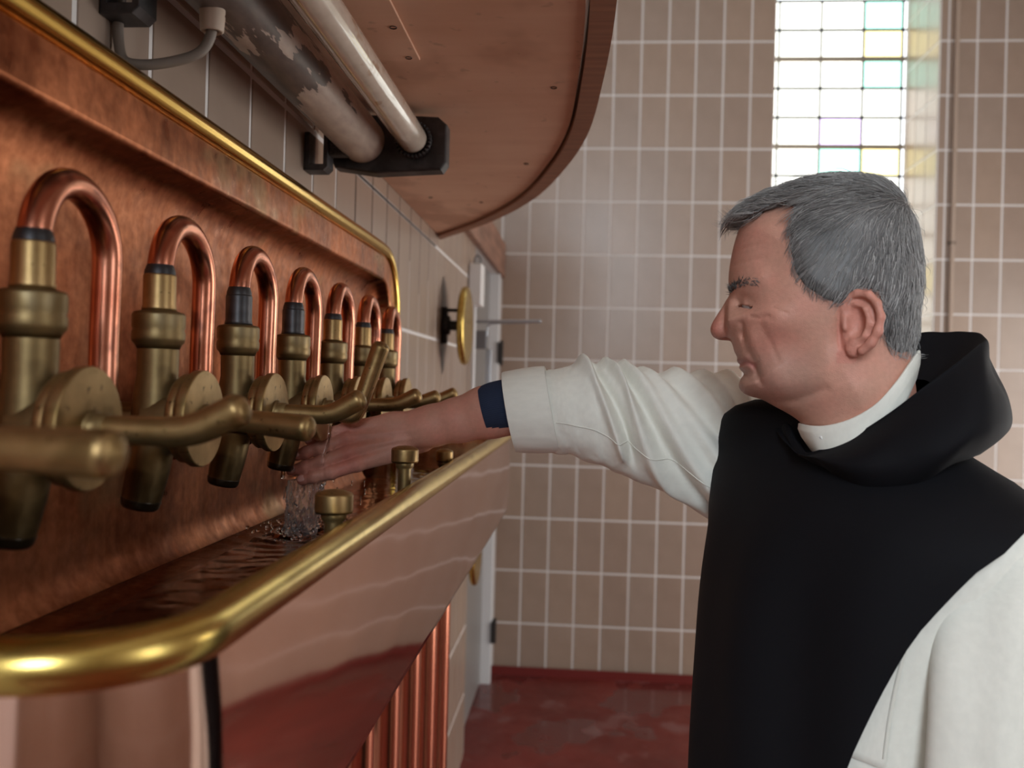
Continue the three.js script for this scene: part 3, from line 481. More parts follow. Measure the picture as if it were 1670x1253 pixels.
const PALM = [[[-0.1978, 1.5043, -1.19, 0.0225], [-0.2489, 1.4879, -1.186, 0.017]], [[-0.2489, 1.4879, -1.186, 0.017], [-0.2852, 1.4728, -1.168, 0.0125]], [[-0.1983, 1.5099, -1.192, 0.021], [-0.2506, 1.5045, -1.19, 0.0155]], [[-0.2506, 1.5045, -1.19, 0.0155], [-0.2921, 1.4975, -1.177, 0.0115]]];
const ARM = [[[-0.1979, 1.5075, -1.19, 0.0225], [-0.1692, 1.5173, -1.187, 0.0245]], [[-0.1692, 1.5173, -1.187, 0.0245], [-0.1287, 1.5306, -1.183, 0.0285]], [[-0.1287, 1.5306, -1.183, 0.0285], [-0.06, 1.5439, -1.18, 0.032]], [[-0.2015, 1.5019, -1.188, 0.0215], [-0.1609, 1.5112, -1.186, 0.0245]], [[-0.1609, 1.5112, -1.186, 0.0245], [-0.1205, 1.5204, -1.183, 0.0272]], [[-0.1205, 1.5204, -1.183, 0.0272], [-0.06, 1.5312, -1.18, 0.030]]];
function handField(x, y, z) {
  let f = 1e9; for (const [a, b] of ARM) f = smin(f, capsule(x, y, z, a, b), 0.008); if (x > -0.13) return f;
  for (const [a, b] of PALM) f = smin(f, capsule(x, y, z, a, b), 0.014);
  let fingers = 1e9;
  for (const k in HAND) { const c = HAND[k]; let g = 1e9; for (let i = 1; i < c.length; i++) g = smin(g, capsule(x, y, z, c[i - 1], c[i]), i === 1 ? 0.004 : 0.0022);
    for (const i of [1, 2, 3]) { const q = c[i]; g = smin(g, Math.hypot(x - q[0], y - q[1], z - q[2] - 0.0012) - q[3] * (i === 1 ? 1.06 : 1.02), 0.003); }   // knuckles
    fingers = Math.min(fingers, g); }
  f = smin(f, fingers, 0.0075 * smooth(-0.32, -0.27, x) + 0.0008);
  f += 0.0005 * Math.sin(x * 900 + 6 * fbm(x * 60, y * 60, z * 60, 2)) * (smooth(0.012, 0.003, Math.abs(x + 0.325)) + smooth(0.006, 0.002, Math.abs(x + 0.35)));     // creases over the finger joints
  f -= 0.0011 * (Math.exp(-(((y - 1.485 + (x + 0.25) * -0.18) / 0.0026) ** 2)) + Math.exp(-(((y - 1.497 + (x + 0.25) * -0.12) / 0.0026) ** 2))) * smooth(-0.30, -0.28, x) * smooth(-0.20, -0.24, x);   // tendons
  return f;
}
const handGeo = surfaceNets(handField, [-0.386, 1.415, -1.232], [-0.045, 1.585, -1.115], 0.0021, p => skinColor(p, 0.35 + 0.5 * Math.exp(-(((p[0] + 0.30) / 0.02) ** 2)) + 0.5 * smooth(-0.33, -0.36, p[0])));
// trunk, upper arm and left arm under the clothes
const TRUNK = [[[0.303, 1.53, -1.0, 0.050], [0.31, 1.42, -1.02, 0.085]], [[0.31, 1.42, -1.02, 0.085], [0.31, 1.1, -1.03, 0.135]], [[0.31, 1.1, -1.03, 0.135], [0.31, 0.9, -1.03, 0.14]], [[0.27, 1.45, -1.15, 0.05], [0.33, 1.425, -0.93, 0.045]], [[0.25, 1.48, -1.19, 0.042], [0.06, 1.53, -1.19, 0.033]], [[0.06, 1.53, -1.19, 0.033], [-0.05, 1.53, -1.18, 0.028]],
  [[0.355, 1.41, -0.885, 0.030], [0.387, 1.2, -0.828, 0.028]], [[0.387, 1.2, -0.828, 0.028], [0.366, 0.97, -0.808, 0.024]], [[0.36, 0.9, -1.13, 0.085], [0.37, 0.5, -1.13, 0.06]], [[0.37, 0.5, -1.13, 0.06], [0.37, 0.06, -1.13, 0.045]], [[0.33, 0.9, -0.95, 0.085], [0.33, 0.5, -0.95, 0.06]], [[0.33, 0.5, -0.95, 0.06], [0.33, 0.06, -0.95, 0.045]]];
const trunkGeo = surfaceNets((x, y, z) => { let f = 1e9; for (const [a, b] of TRUNK) f = smin(f, capsule(x, y, z, a, b), 0.04); return f; }, [-0.12, -0.03, -1.32], [0.52, 1.62, -0.7], 0.016, p => skinColor(p));
// left hand hanging relaxed below the sleeve
const LH = [0, 1, 2, 3].map(i => { const z = -0.80 + i * 0.019 - (i === 0 ? 0 : 0), L = [0.072, 0.079, 0.074, 0.06][i]; return [[0.357, 0.945, -0.782 + (i - 1.5) * 0.012, 0.013], [0.352, 0.885, -0.782 + (i - 1.5) * 0.02, 0.0098], [0.338, 0.885 - L * 0.5, -0.782 + (i - 1.5) * 0.021, 0.0088], [0.315, 0.885 - L * 0.95, -0.782 + (i - 1.5) * 0.02, 0.0076]]; });
LH.push([[0.352, 0.945, -0.80, 0.014], [0.332, 0.915, -0.822, 0.0125], [0.315, 0.885, -0.826, 0.0105], [0.302, 0.862, -0.820, 0.009]]);
const leftHandGeo = surfaceNets((x, y, z) => { let f = capsule(x, y, z, [0.36, 1.0, -0.78, 0.027], [0.357, 0.94, -0.782, 0.025]); let g = 1e9; for (const c of LH) { let q = 1e9; for (let i = 1; i < c.length; i++) q = smin(q, capsule(x, y, z, c[i - 1], c[i]), 0.003); g = Math.min(g, q); } f = smin(f, capsule(x, y, z, [0.356, 0.94, -0.785, 0.022], [0.352, 0.895, -0.782, 0.018]), 0.01); return smin(f, g, 0.006); }, [0.26, 0.77, -0.87], [0.42, 1.03, -0.72], 0.003, p => skinColor(p, 0.3));
leftHandGeo.translate(0.008, 0.02, -0.026);
const pores = tex(512, (u, v) => { const n = 0.5 + 0.55 * tnoise(u, v, 64, 64, 3, 401) + 0.35 * tnoise(u, v, 22, 22, 2, 411); return [n, n, n]; }, false);
const skinMat = std({ vertexColors: true, roughness: 0.46, specularIntensity: 0.6, bumpMap: pores, bumpScale: 0.0003 });
const bodyParts = [headGeo, handGeo, trunkGeo, leftHandGeo].map(g => g.attributes.uv ? g : planeUV(g, 14));
const bodyMesh = mesh('body', local(mergeGeometries(bodyParts)), skinMat, man);
bodyMesh.userData.label = 'ruddy skin of face, neck and outstretched hand';
for (const sgn of [1, -1]) {
  const e = new THREE.SphereGeometry(0.0129, 28, 20); e.rotateZ(-Math.PI / 2); const col = [], P = e.attributes.position; for (let i = 0; i < P.count; i++) { const d = V(P.getX(i), P.getY(i), P.getZ(i)).normalize().dot(V(0.93, -0.32, 0.12 * sgn).normalize()); col.push(...(d > 0.965 ? [0.01, 0.01, 0.012] : d > 0.84 ? [0.04, 0.055, 0.07] : [0.26, 0.20, 0.18])); }
  e.setAttribute('color', new THREE.Float32BufferAttribute(col, 3)); e.translate(EYE_C[0] + 0.0002, EYE_C[1], EYE_C[2] * sgn); toHead(e); mesh('eye', local(e), std({ vertexColors: true, roughness: 0.08 }), man);
}
// fingernails on the two fingers that show them
const nailMat = std({ color: C(222, 170, 160), roughness: 0.22, clearcoat: 0.6 });
for (const k of ['middle', 'ring', 'index', 'pinky']) { const c = HAND[k], q = c[4], p = c[3], dir = V(q[0] - p[0], q[1] - p[1], q[2] - p[2]).normalize(); const g = new THREE.SphereGeometry(1, 18, 10); g.scale(0.0062, 0.0046, 0.0018); const m = new THREE.Matrix4().makeBasis(dir, V(0, 0.75, 0.35).cross(dir).cross(dir).negate().normalize(), V(0, 0, 1)); const nrm = V(0, 0.45, 0.9).normalize(), side = nrm.clone().cross(dir).normalize(), nn = dir.clone().cross(side).normalize(); g.applyMatrix4(new THREE.Matrix4().makeBasis(dir, side, nn)); const s = nn.z > 0 ? 1 : -1; g.translate(q[0] + nn.x * s * q[3] * 0.86 - dir.x * 0.001, q[1] + nn.y * s * q[3] * 0.86, q[2] + nn.z * s * q[3] * 0.86); mesh('fingernail', local(g), nailMat, man); }

// hair: a close cap under several thousand single strands
const HAIR = curvePoly([[0.1023, 0.0769], [0.096, 0.0861], [0.084, 0.0976], [0.0556, 0.1109], [0.0244, 0.12], [-0.0092, 0.1235], [-0.0423, 0.1187], [-0.0632, 0.1082], [-0.0782, 0.0906], [-0.0874, 0.0652], [-0.0927, 0.0368], [-0.0944, 0.0118], [-0.0921, -0.0132], [-0.091, -0.0383], [-0.088, -0.0571], [-0.091, -0.09], [-0.0965, -0.2008], [0.0042, -0.207], [0.0131, -0.1459], [0.0474, -0.12], [0.0816, -0.1055], [0.0853, -0.095], [0.088, -0.07], [0.0936, -0.0539], [0.099, -0.02], [0.0991, 0.0128], [0.0974, 0.0374], [0.0940, 0.0573], [0.0930, 0.068]], 3);
const LINE = [[0.1063, 0.077], [0.0764, 0.0761], [0.0637, 0.0816], [0.0525, 0.0871], [0.0393, 0.0886], [0.0298, 0.0857], [0.032, 0.074], [0.0342, 0.059], [0.0324, 0.0375], [0.0281, 0.0159], [0.0185, 0.0008], [0.001, -0.011], [-0.014, -0.0168], [-0.0208, -0.0130], [-0.0332, -0.0003], [-0.05, -0.0036], [-0.0562, -0.0194], [-0.0532, -0.0404], [-0.0618, -0.058], [-0.0719, -0.063], [-0.0823, -0.0597], [-0.0933, -0.0633], [-0.1155, -0.0381], [-0.1114, 0.1359], [0.108, 0.148]];
const HG = (() => { const a = new Float32Array(SG.a.length), b = new Float32Array(SG.a.length), nx = SG.nx; for (let k = 0; k < a.length; k++) { const s = HLO[0] + (k % nx) * HC2, t = HLO[1] + Math.floor(k / nx) * HC2; const w = 0.0016 * fbm(s * 160, t * 160, 3, 2); b[k] = polyDist(LINE, s + w, t + w); a[k] = headT(s, t, HAIR, 0.0062); } return { a, b }; })();
const hairTone = (p) => { const m = fbm(p[0] * 26, p[1] * 26, p[2] * 26, 3); return clamp(0.5 + 1.1 * m, 0, 1); };
const hairGeo0 = surfaceNets((s, t, n, i, j) => { const k = j * SG.nx + i, S = HG.a[k], ed = HG.b[k]; const f = (n * n - S) / (2 * Math.max(Math.sqrt(Math.max(S, 0)), 0.016)) + 0.0035 * smooth(0.010, 0.0, ed) + 0.0007 * noise.noise(s * 300 + t * 180, t * 70, n * 300); return Math.max(f, -ed - 0.0006 * noise.noise(s * 500, t * 500, n * 500)); }, HLO, HHI, HC2, p => { const h = hairTone(p), v = lerp(0.06, 0.16, h); return [v, v * 0.96, v * 0.94]; });
{
  const P = hairGeo0.attributes.position, N = hairGeo0.attributes.normal, pos = [], col = [], idx = [], crown = V(-0.064, 0.098, 0.012);
  const nS = 11500;
  for (let q = 0; q < nS; q++) {
    const i = Math.floor(rnd() * P.count), p = V(P.getX(i) + rr(-0.001, 0.001), P.getY(i) + rr(-0.001, 0.001), P.getZ(i) + rr(-0.001, 0.001)), n = V(N.getX(i), N.getY(i), N.getZ(i));
    if (polyDist(LINE, p.x, p.y) < 0.0005 && p.x > -0.03) { if (rnd() < 0.6) continue; }
    const d = p.clone().sub(crown); d.z *= 0.55; const top = smooth(0.05, 0.10, p.y); d.x += 0.05 * top; d.y += 0.03 * top * smooth(0.0, 0.06, p.x); d.y -= 0.045 * (1 - top); d.addScaledVector(n, -d.dot(n)); if (d.length() < 1e-4) continue; d.normalize();
    const sw = noise.noise(p.x * 45, p.y * 45, p.z * 45) * 0.5 + rr(-0.22, 0.22), side = n.clone().cross(d); d.addScaledVector(side, sw).normalize();
    const fly = rnd() < 0.025 ? 1 : 0, L = lerp(rr(0.010, 0.019), rr(0.017, 0.030), top), lift = rr(0.0002, 0.0016) * (1 + 0.8 * top) + fly * rr(0.002, 0.006), w = rr(0.00022, 0.00042); side.copy(n).cross(d).normalize();
    const h = hairTone([p.x, p.y, p.z]), g = clamp(lerp(0.10, 0.46, h * 0.5 + rnd() * 0.65) + (rnd() < 0.1 ? 0.18 : 0), 0.06, 0.62), c = [g, g * 0.965, g * 0.93];
    const base = pos.length / 3, K = 4;
    for (let k = 0; k <= K; k++) { const t = k / K, ww = w * (1 - 0.75 * t), b = p.clone().addScaledVector(d, L * t).addScaledVector(n, lift * Math.sin(t * 2.4) + 0.0009 - 0.6 * L * L * t * t * 6);
      for (const [a, e] of [[1, 0], [-0.5, 0.8], [-0.5, -0.8]]) { const v = b.clone().addScaledVector(side, ww * a).addScaledVector(n, ww * e); pos.push(v.x, v.y, v.z); col.push(...c); } }
    for (let k = 0; k < K; k++) for (let e = 0; e < 3; e++) { const a = base + k * 3 + e, b = base + k * 3 + (e + 1) % 3; idx.push(a, b, a + 3, b, b + 3, a + 3); }
  }
  const g = new THREE.BufferGeometry(); g.setAttribute('position', new THREE.Float32BufferAttribute(pos, 3)); g.setAttribute('color', new THREE.Float32BufferAttribute(col, 3)); g.setIndex(idx); g.computeVertexNormals();
  hairGeo0.deleteAttribute('uv');
  const all = mergeGeometries([hairGeo0, g]); toHead(all);
  const hairMesh = mesh('hair', local(all), std({ vertexColors: true, roughness: 0.5, sheen: 0.3, sheenRoughness: 0.4, sheenColor: new THREE.Color(0.5, 0.5, 0.5) }), man); hairMesh.userData.label = 'short grey hair';
}
// eyebrows
for (const sgn of [1, -1]) {
  const pos = [], col = [], idx = [];
  for (let q = 0; q < 520; q++) { const u = rnd(), s = lerp(0.0965, 0.067, u) + rr(-0.001, 0.001), t = lerp(0.0025, 0.0085, Math.sin(u * 2.2)) + rr(-0.0040, 0.0040); const S = headT(s, t, SKIN); if (S <= 0) continue; const nn = Math.sqrt(S) - 0.0008; const d = V(rr(-0.2, 0.5) - 0.9 * u, rr(0.0, 0.6) - 0.5 * u, 0.5).normalize(), L = rr(0.004, 0.009), base = pos.length / 3, g = rr(0.04, 0.24);
    for (let k = 0; k <= 2; k++) { const w = 0.00048 * (1 - k * 0.42), f = k / 2; for (const [a, b] of [[w, 0], [-w * 0.5, w], [-w * 0.5, -w]]) { pos.push(s + d.x * L * f + a, t + d.y * L * f + b, (nn + d.z * L * f * (1 - 0.3 * f)) * sgn); col.push(g, g * 0.95, g * 0.9); } }
    for (let k = 0; k < 2; k++) for (let e = 0; e < 3; e++) { const a = base + k * 3 + e, b = base + k * 3 + (e + 1) % 3; idx.push(a, b, a + 3, b, b + 3, a + 3); } }
  const g = new THREE.BufferGeometry(); g.setAttribute('position', new THREE.Float32BufferAttribute(pos, 3)); g.setAttribute('color', new THREE.Float32BufferAttribute(col, 3)); g.setIndex(idx); g.computeVertexNormals(); toHead(g); mesh('eyebrow', local(g), std({ vertexColors: true, roughness: 0.6 }), man);
}

// ---- clothes
const clothUV = (g, a, b) => { const uv = g.attributes.uv; for (let i = 0; i < uv.count; i++) uv.setXY(i, uv.getX(i) * a, uv.getY(i) * b); return g; };
const weave = tex(256, (u, v) => { const a = Math.sin(u * Math.PI * 2 * 64), b = Math.sin(v * Math.PI * 2 * 64), n = 0.5 + 0.2 * a * b + 0.15 * Math.sin((u + v) * Math.PI * 2 * 64) + 0.05 * tnoise(u, v, 40, 40, 2, 5); return [n, n, n]; }, false);
const tunicTone = tex(256, (u, v) => { const n = 0.98 + 0.03 * tnoise(u, v, 12, 12, 4, 33); return [n, n * 0.995, n * 0.975]; });
const tunicMat = std({ color: C(234, 234, 228), map: tunicTone, roughness: 0.85, bumpMap: weave, bumpScale: 0.0003, sheen: 0.25, sheenRoughness: 0.6, sheenColor: new THREE.Color(0.8, 0.8, 0.8), side: THREE.DoubleSide });
const blackMat = std({ color: C(14, 14, 18), roughness: 0.8, specularIntensity: 0.35, bumpMap: weave, bumpScale: 0.0003, sheen: 0.12, sheenRoughness: 0.5, sheenColor: C(60, 64, 76), side: THREE.DoubleSide });
const navyMat = std({ color: C(30, 42, 66), roughness: 0.9, side: THREE.DoubleSide });
const BF = V(-0.963, 0, 0.27), BL = V(0.27, 0, 0.963);
// rows: height below the lens, half depth, half width left, half width right, forward shift, right shoulder forward
const TOR = [[0.0, 0.03, 0.03, 0.06, 0.0, 0.03], [-0.02, 0.045, 0.05, 0.11, 0.020, 0.055], [-0.045, 0.06, 0.075, 0.18, 0.006, 0.055], [-0.06, 0.072, 0.1, 0.2, 0.0, 0.05], [-0.08, 0.092, 0.145, 0.215, -0.005, 0.04], [-0.1, 0.112, 0.185, 0.222, -0.01, 0.032], [-0.13, 0.137, 0.218, 0.225, -0.015, 0.02], [-0.2, 0.158, 0.212, 0.21, -0.011, 0.005], [-0.3, 0.165, 0.194, 0.195, -0.006, 0.0], [-0.45, 0.172, 0.19, 0.19, -0.007, 0.0], [-0.7, 0.18, 0.2, 0.2, -0.02, 0.0], [-1.0, 0.195, 0.21, 0.21, -0.03, 0], [-1.545, 0.22, 0.23, 0.23, -0.05, 0]];
function torso(th, y, grow = 0) {
  let i = 0; while (i < TOR.length - 2 && y < TOR[i + 1][0]) i++; const A = TOR[i], B = TOR[i + 1], t = clamp((A[0] - y) / (A[0] - B[0])); const q = k => { const z = j => TOR[clamp(j, 0, TOR.length - 1)], sl = j => { const p = z(j - 1), n = z(j + 1); return p[0] === n[0] ? 0 : (n[k] - p[k]) / (n[0] - p[0]); }; const h = B[0] - A[0], t2 = t * t, t3 = t2 * t; return (2 * t3 - 3 * t2 + 1) * A[k] + (t3 - 2 * t2 + t) * h * sl(i) + (-2 * t3 + 3 * t2) * B[k] + (t3 - t2) * h * sl(i + 1); };
  const c = Math.cos(th), s = Math.sin(th), w = s > 0 ? q(2) : q(3); const f = (q(1) + grow) * c + q(4) + q(5) * smooth(0.2, -0.9, s), l = (w + grow) * s;
  return V(MAN[0], EYE + y, MAN[2]).addScaledVector(BF, f).addScaledVector(BL, l);
}
// white habit: trunk down to the floor with soft vertical folds
const habit = mesh('habit', local((() => { const g = grid(150, 130, (u, v) => { const th = u * 2 * Math.PI - Math.PI, y = v < 0.12 ? lerp(-0.004, -0.12, v / 0.12) : lerp(-0.12, -1.555, (v - 0.12) / 0.88); const fold = smooth(-0.25, -0.9, y) * (0.016 * Math.sin(th * 9 + 1.5 * Math.sin(y * 2)) + 0.008 * Math.sin(th * 17 + y * 3)) + 0.004 * fbm(th * 2, y * 5, 1, 2) * smooth(-0.1, -0.2, y); const p = torso(th, y, fold); return [p.x, p.y, p.z]; }, true); const uv = g.attributes.uv; for (let i = 0; i < uv.count; i++) uv.setXY(i, uv.getX(i) * 12, uv.getY(i) * 14); return g; })()), tunicMat, man);
habit.userData.label = 'off-white habit';
{ // stitched breast pocket strip half hidden by the scapular
  const rim = (th, y, g) => { const p = torso(th, y, g); return [p.x, p.y, p.z]; };
  const strip0 = grid(24, 50, (u, v) => { const y = lerp(-0.125, -0.335, v), e = Math.min(u, 1 - u) * 24, f = Math.min(v, 1 - v) * 50; return rim(lerp(0.80, 1.068, u) - 0.02 * v, y + 0.01 * (0.5 - u) * v, 0.0035 + 0.0028 * Math.min(1, Math.min(e, f))); });
  mesh('pocket', local(clothUV(strip0, 1, 2)), tunicMat, habit);
  const st = []; for (let i = 0; i <= 30; i++) { const v = i / 30, y = lerp(-0.125, -0.329, v); st.push(V(...rim(1.050 - 0.02 * v, y, 0.0066))); } mesh('seam', local(tube(st, 0.0007, 80, 6)), tunicMat, habit);
}
function ringLoft(rows, seg, closed, mod) {                // rows of [x, y, z, half height, half lean, half depth]
  const keys = rows.length, cu = k => rows.map(r => r[k]), arr = [0, 1, 2, 3, 4, 5].map(cu);
  const val = (k, t) => { const x = t * (keys - 1), i = Math.min(keys - 2, Math.floor(x)), f = x - i, a = arr[k], p0 = a[Math.max(0, i - 1)], p1 = a[i], p2 = a[i + 1], p3 = a[Math.min(keys - 1, i + 2)]; return 0.5 * (2 * p1 + (p2 - p0) * f + (2 * p0 - 5 * p1 + 4 * p2 - p3) * f * f + (3 * p1 - p0 - 3 * p2 + p3) * f * f * f); };
  return (u, v) => { const a = u * 2 * Math.PI, m = mod ? mod(a, v) : 0, c = Math.cos(a), s = Math.sin(a), hh = val(3, v), hd = val(5, v); return [val(0, v) + val(4, v) * c, val(1, v) + (hh + m) * c, val(2, v) + (hd + m) * s]; };
}
// outstretched right sleeve: rows along the arm
const SLV = [[-0.0450, 1.5290, -1.185, 0.0520, -0.0073, 0.050], [-0.0334, 1.5292, -1.185, 0.0546, -0.0073, 0.053], [-0.0216, 1.5298, -1.187, 0.0559, -0.0074, 0.055], [-0.0073, 1.5297, -1.19, 0.0612, -0.0059, 0.056], [0.0102, 1.5298, -1.19, 0.0671, -0.006, 0.058], [0.023, 1.5253, -1.192, 0.0661, -0.006, 0.058], [0.0366, 1.5217, -1.193, 0.0687, -0.0061, 0.060], [0.0501, 1.5214, -1.195, 0.0735, -0.0062, 0.062], [0.0646, 1.5152, -1.196, 0.0728, -0.0062, 0.063], [0.0887, 1.5089, -1.2, 0.0757, -0.0062, 0.066], [0.121, 1.5016, -1.205, 0.0838, -0.0064, 0.070], [0.1615, 1.4877, -1.21, 0.0964, -0.0067, 0.074], [0.1941, 1.4755, -1.215, 0.1094, -0.0071, 0.078], [0.2269, 1.4625, -1.22, 0.1104, -0.0071, 0.078], [0.2638, 1.4491, -1.225, 0.1046, -0.0069, 0.07]];
const ridge = (x, w) => Math.exp(-((x / w) ** 2));
const sleeveMod = (a, v) => {                              // drag folds running from the arm pit up to the elbow; a = 0 on top, pi/2 towards the viewer
  const x = v * 14, up = 1 - Math.abs(((a + Math.PI) % (2 * Math.PI)) - Math.PI) / Math.PI, n = 0.004 * fbm(v * 9, Math.cos(a) * 1.5, Math.sin(a) * 1.5, 3);
  const al = a > Math.PI ? 2 * Math.PI - a : a; let m = n;
  const fold = (x0, slope, w, h, a0, a1) => h * ridge(x - (x0 + slope * al + 0.25 * Math.sin(al * 2.2 + x0)), w) * smooth(a0 - 0.25, a0 + 0.15, al) * smooth(a1 + 0.3, a1 - 0.2, al);
  m += 1.55 * (fold(3.5, 1.35, 0.45, 0.0075, 0, 2.2) - fold(4.35, 1.45, 0.40, 0.006, 0.2, 2.3) + fold(5.6, 1.6, 0.42, 0.008, 0.0, 2.7) - fold(6.4, 1.75, 0.36, 0.007, 0.2, 2.8) + fold(7.2, 1.8, 0.40, 0.007, 0, 2.9) + fold(8.4, 1.7, 0.35, 0.005, 0, 2.6) - fold(9.1, 1.6, 0.3, 0.004, 0, 2.6) + fold(10.2, 1.0, 0.28, 0.005, 0, 2.6) + fold(11.1, 0.7, 0.25, 0.0045, 0, 2.4) - fold(10.65, 0.9, 0.2, 0.003, 0, 2.4) + fold(12, 0.4, 0.25, 0.004, 0, 2.4));
  return m;
};
const sleeve = mesh('sleeve', local(clothUV(grid(110, 150, ringLoft(SLV, 0, true, sleeveMod), true), 4, 3)), tunicMat, man);
// turned-back cuff with thickness and a seam
const CUF = [[-0.083, 1.528, -1.18, 0.038, -0.009, 0.038], [-0.0945, 1.5272, -1.18, 0.0475, -0.0105, 0.046], [-0.0952, 1.5271, -1.18, 0.0505, -0.0108, 0.049], [-0.0932, 1.5273, -1.18, 0.0520, -0.0109, 0.0505], [-0.0694, 1.5299, -1.181, 0.0545, -0.0125, 0.052], [-0.0440, 1.5322, -1.183, 0.0557, -0.0117, 0.0535], [-0.0400, 1.5326, -1.183, 0.0553, -0.0117, 0.0532], [-0.0405, 1.5322, -1.183, 0.0520, -0.0117, 0.050]];
mesh('turned_back_cuff', local(clothUV(grid(90, 40, ringLoft(CUF, 0, true, (a, v) => 0.0014 * fbm(Math.cos(a) * 3, Math.sin(a) * 3, v * 4, 3) + 0.0007 * ridge(((a + 6.283) % 6.283) - 1.72, 0.05) * smooth(0.2, 0.4, v)), true), 4, 1)), tunicMat, sleeve);
{ // stitched seam along the sleeve
  const f = ringLoft(SLV, 0, true, sleeveMod), pts = []; for (let i = 0; i <= 40; i++) { const v = lerp(0.06, 0.86, i / 40), p = f(lerp(0.285, 0.33, i / 40), v); pts.push(V(p[0], p[1], p[2] + 0.0002)); } mesh('seam', local(tube(pts, 0.0008, 120, 6)), tunicMat, sleeve); }
// navy knitted cuff of the garment below
const UC = [[-0.0600, 1.540, -1.18, 0.0345, -0.0069, 0.036], [-0.0867, 1.5370, -1.18, 0.0345, -0.0069, 0.0355], [-0.1117, 1.5328, -1.18, 0.0325, -0.0096, 0.0345], [-0.1264, 1.5284, -1.181, 0.0310, -0.0084, 0.0335], [-0.1284, 1.5280, -1.181, 0.0298, -0.0084, 0.032], [-0.1240, 1.529, -1.181, 0.0285, -0.0084, 0.030]];
mesh('undershirt_cuff', local(grid(240, 24, ringLoft(UC, 0, true, a => 0.00035 * Math.sin(a * 80)), true)), navyMat, man);

// left sleeve hanging beside the trunk
const LSL = [[-0.03, 1.468, 0.12, 0.045, 0.045], [-0.036, 1.442, 0.150, 0.058, 0.060], [-0.040, 1.41, 0.172, 0.066, 0.064], [-0.038, 1.37, 0.190, 0.072, 0.066], [-0.030, 1.28, 0.210, 0.075, 0.066], [-0.020, 1.15, 0.222, 0.080, 0.070], [0.0, 1.0, 0.228, 0.090, 0.078], [0.0, 0.955, 0.228, 0.092, 0.080]];   // forward, height, left, half depth, half width
mesh('sleeve', local(clothUV(grid(130, 120, (u, v) => { const k = v * (LSL.length - 1), i = Math.min(LSL.length - 2, Math.floor(k)), f = k - i, q = j => { const p0 = LSL[Math.max(0, i - 1)][j], p1 = LSL[i][j], p2 = LSL[i + 1][j], p3 = LSL[Math.min(LSL.length - 1, i + 2)][j]; return 0.5 * (2 * p1 + (p2 - p0) * f + (2 * p0 - 5 * p1 + 4 * p2 - p3) * f * f + (3 * p1 - p0 - 3 * p2 + p3) * f * f * f); }; const a = u * 2 * Math.PI, m = smooth(0.2, 0.55, v) * (0.014 * Math.sin(a * 4 + 0.3 + v * 2) + 0.006 * Math.sin(a * 7 + v * 5)) + 0.003 * fbm(Math.cos(a) * 2, Math.sin(a) * 2, v * 5, 2); const F = q(0) + (q(3) + m) * Math.cos(a), Lf = q(2) + (q(4) + m) * Math.sin(a); const p = V(MAN[0], q(1), MAN[2]).addScaledVector(BF, F).addScaledVector(BL, Lf); return [p.x, p.y, p.z]; }, true), 5, 6)), tunicMat, man);

// black scapular: front and back panel joined over the shoulders
const LEFT_EDGE = [[-0.03, 2.9], [-0.08, 2.4], [-0.109, 1.779], [-0.115, 1.601], [-0.146, 1.282], [-0.182, 1.154], [-0.215, 1.065], [-0.255, 1.001], [-0.29, 0.95], [-0.341, 0.874], [-0.45, 0.76], [-0.7, 0.68], [-1.3, 0.6]];
const edgeAt = (tab, y) => { let i = 0; while (i < tab.length - 2 && y < tab[i + 1][0]) i++; const t = clamp((tab[i][0] - y) / (tab[i][0] - tab[i + 1][0])); const sl = j => { const p = tab[clamp(j - 1, 0, tab.length - 1)], n = tab[clamp(j + 1, 0, tab.length - 1)]; return (n[1] - p[1]) / (n[0] - p[0]); }, h = tab[i + 1][0] - tab[i][0], t2 = t * t, t3 = t2 * t; return (2 * t3 - 3 * t2 + 1) * tab[i][1] + (t3 - 2 * t2 + t) * h * sl(i) + (-2 * t3 + 3 * t2) * tab[i + 1][1] + (t3 - t2) * h * sl(i + 1); };
const RIGHT_EDGE = [[-0.05, -2.6], [-0.10, -1.9], [-0.14, -1.5], [-0.2, -1.25], [-0.3, -1.1], [-0.7, -1.0], [-1.3, -0.9]];
function panel(front) {
  return grid(110, 120, (u, v) => {
    const w = Math.abs(v - 0.5) * 2, side = v < 0.5 ? 1 : -1;                    // doubled so that the cloth has a rear face
    const y = lerp(-0.012, -1.32, Math.pow(1 - w, 1.25)), e1 = edgeAt(LEFT_EDGE, y), e0 = edgeAt(RIGHT_EDGE, y); const th = front ? lerp(e0, e1, u) : lerp(e1, 2 * Math.PI + e0, u);
    const thb = front ? th : lerp(Math.max(e1, Math.PI - 1.25 - smooth(-0.1, -0.05, y)), Math.min(2 * Math.PI + e0, Math.PI + 1.25 + smooth(-0.1, -0.05, y)), u);
    const yy = y, q = thb; const fold = smooth(-0.06, -0.25, y) * (0.006 * Math.sin(q * 5.5 + 2.4 + 0.9 * Math.sin(y * 5)) + 0.004 * Math.sin(q * 11 + y * 6)) + smooth(-0.3, -0.9, y) * 0.01 * Math.sin(q * 8);
    const p = torso(q, yy, 0.011 + (side > 0 ? 0.003 : 0) + fold + smooth(-0.5, -1, y) * 0.022); return [p.x, p.y, p.z]; });
}
mesh('scapular', local(clothUV(mergeGeometries([panel(true), panel(false)].map(strip)), 5, 14)), blackMat, man).userData.label = 'black scapular';
